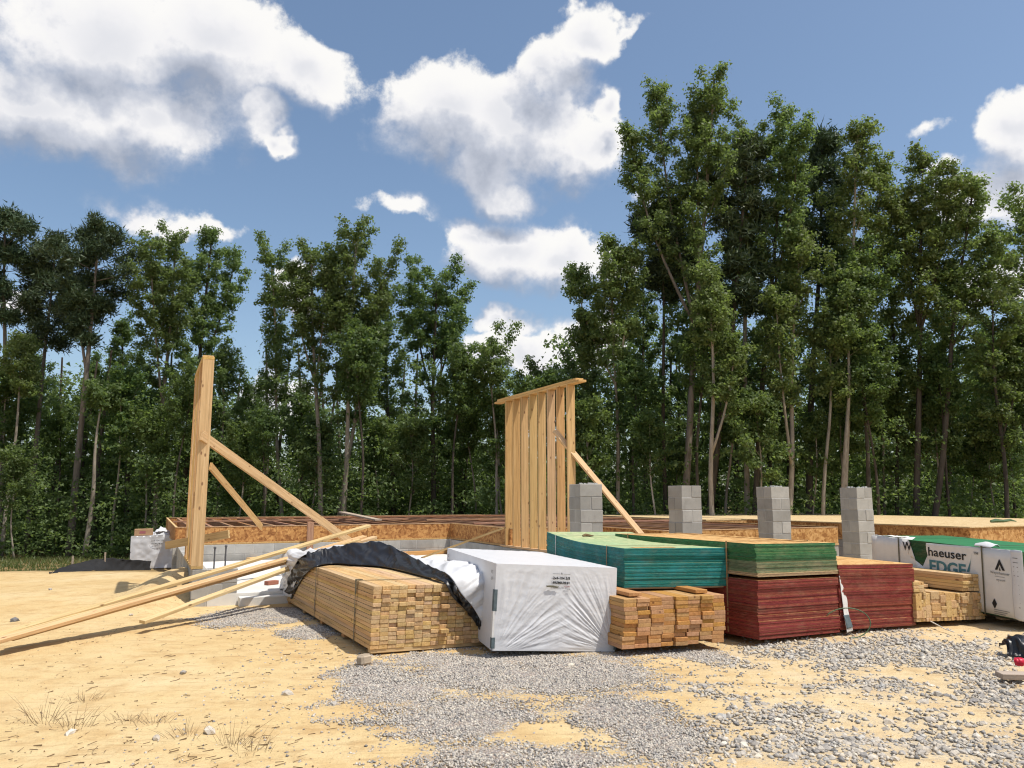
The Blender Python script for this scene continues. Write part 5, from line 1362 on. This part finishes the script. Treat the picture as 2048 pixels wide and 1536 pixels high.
# twigs, straw and chips
V, Fc = [], []
nt = 1900
X = rs.uniform(-4.6, 1.5, nt); Y = 4.3 + 7.6 * rs.uniform(0, 1, nt) ** 1.7
TVs = []; TFs = []
for x, y in zip(X, Y):
    dn = 0.35 + 1.2 * max(0, mnoise.noise(Vector((x * .9, y * .9, 4)))) + (0.7 if (x < -1.6 and y < 5.6) else 0)
    if x > -1.2 or rs.uniform(0, 1) > dn: continue
    L = rs.uniform(.010, .075); a = rs.normal(0.15, .9); z = ground_z(x, y) + .004
    w_ = rs.uniform(.0007, .0018); dx, dy = math.cos(a) * L, math.sin(a) * L; o_ = len(TVs)
    nx_, ny_ = -math.sin(a) * w_, math.cos(a) * w_
    TVs += [(x - nx_, y - ny_, z), (x + dx - nx_, y + dy - ny_, z + rs.uniform(0, .012)), (x + dx + nx_, y + dy + ny_, z + .006), (x + nx_, y + ny_, z + .004), (x, y, z + w_ * 2.5), (x + dx, y + dy, z + w_ * 2.5 + .006)]
    TFs += [(o_, o_ + 1, o_ + 5, o_ + 4), (o_ + 4, o_ + 5, o_ + 2, o_ + 3), (o_ + 3, o_ + 2, o_ + 1, o_)]
struct(obj('twig_litter', mesh('twig_litter', TVs, TFs, weed_m)), 'stuff', 'dry twigs and straw littering the sand')
P = scatter(12000, -5.5, 3.5, 4.35, 13.0, lambda x, y: 0.16 + .3 * max(0, mnoise.noise(Vector((x, y, 8)))))
sz = rs.uniform(.002, .010, len(P)); V, F = stones(P + np.array([0, 0, .002]), sz, rs, .6)
struct(obj('pebbles', np_mesh('pebbles', V, F, stone_mat('brown_pebbles', [(0, (.20, .12, .06)), (.5, (.38, .27, .15)), (1, (.30, .26, .22))]))), 'stuff', 'scattered pebbles and crumbs on the sand')
# dead weed tufts
for k, (px, py, h, lab) in enumerate(((85, 1440, .13, 'dead weed tuft at the lower left'), (145, 1452, .10, 'low dead weed right of the tallest tuft'), (255, 1440, .05, 'flat patch of dead weed in the lower left sand'), (370, 1470, .07, 'dead weed behind the pale stone'),
                                  (465, 1490, .11, 'dead weed tuft at the bottom by the gravel'), (505, 1500, .08, 'sprawling dead weed nearest the gravel'), (170, 1400, .06, 'thin dead weed on the open sand'), (310, 1445, .06, 'small dead weed beside the brown stone'))):
    p = at_z(px, py, -.04); z = ground_z(p.x, p.y); TVs, TFs = [], []; r_ = random.Random(k)
    for s in range(26):
        a = r_.uniform(0, 6.28); rr = r_.uniform(.0, .10); L = h * r_.uniform(.4, 1.3); sp_ = r_.uniform(.2, 1.6)
        q = Vector((math.cos(a) * rr * 1.4, math.sin(a) * rr, 0))
        v, f = tube([q, q + Vector((math.cos(a) * L * sp_ * .5, math.sin(a) * L * sp_ * .5, L * .6)), q + Vector((math.cos(a) * L * sp_, math.sin(a) * L * sp_, L))], [.0013, .001, .0005], 3, False)
        o_ = len(TVs); TVs += v; TFs += [tuple(i + o_ for i in ff) for ff in f]
    o = obj('dead_weed', mesh('dead_weed', TVs, TFs, weed_m), None, T(p.x, p.y, z)); tag(o, lab, 'weed', 'dead weeds on the sand')
print('leaf quads', LEAF_N[0], 'gravel', NG)
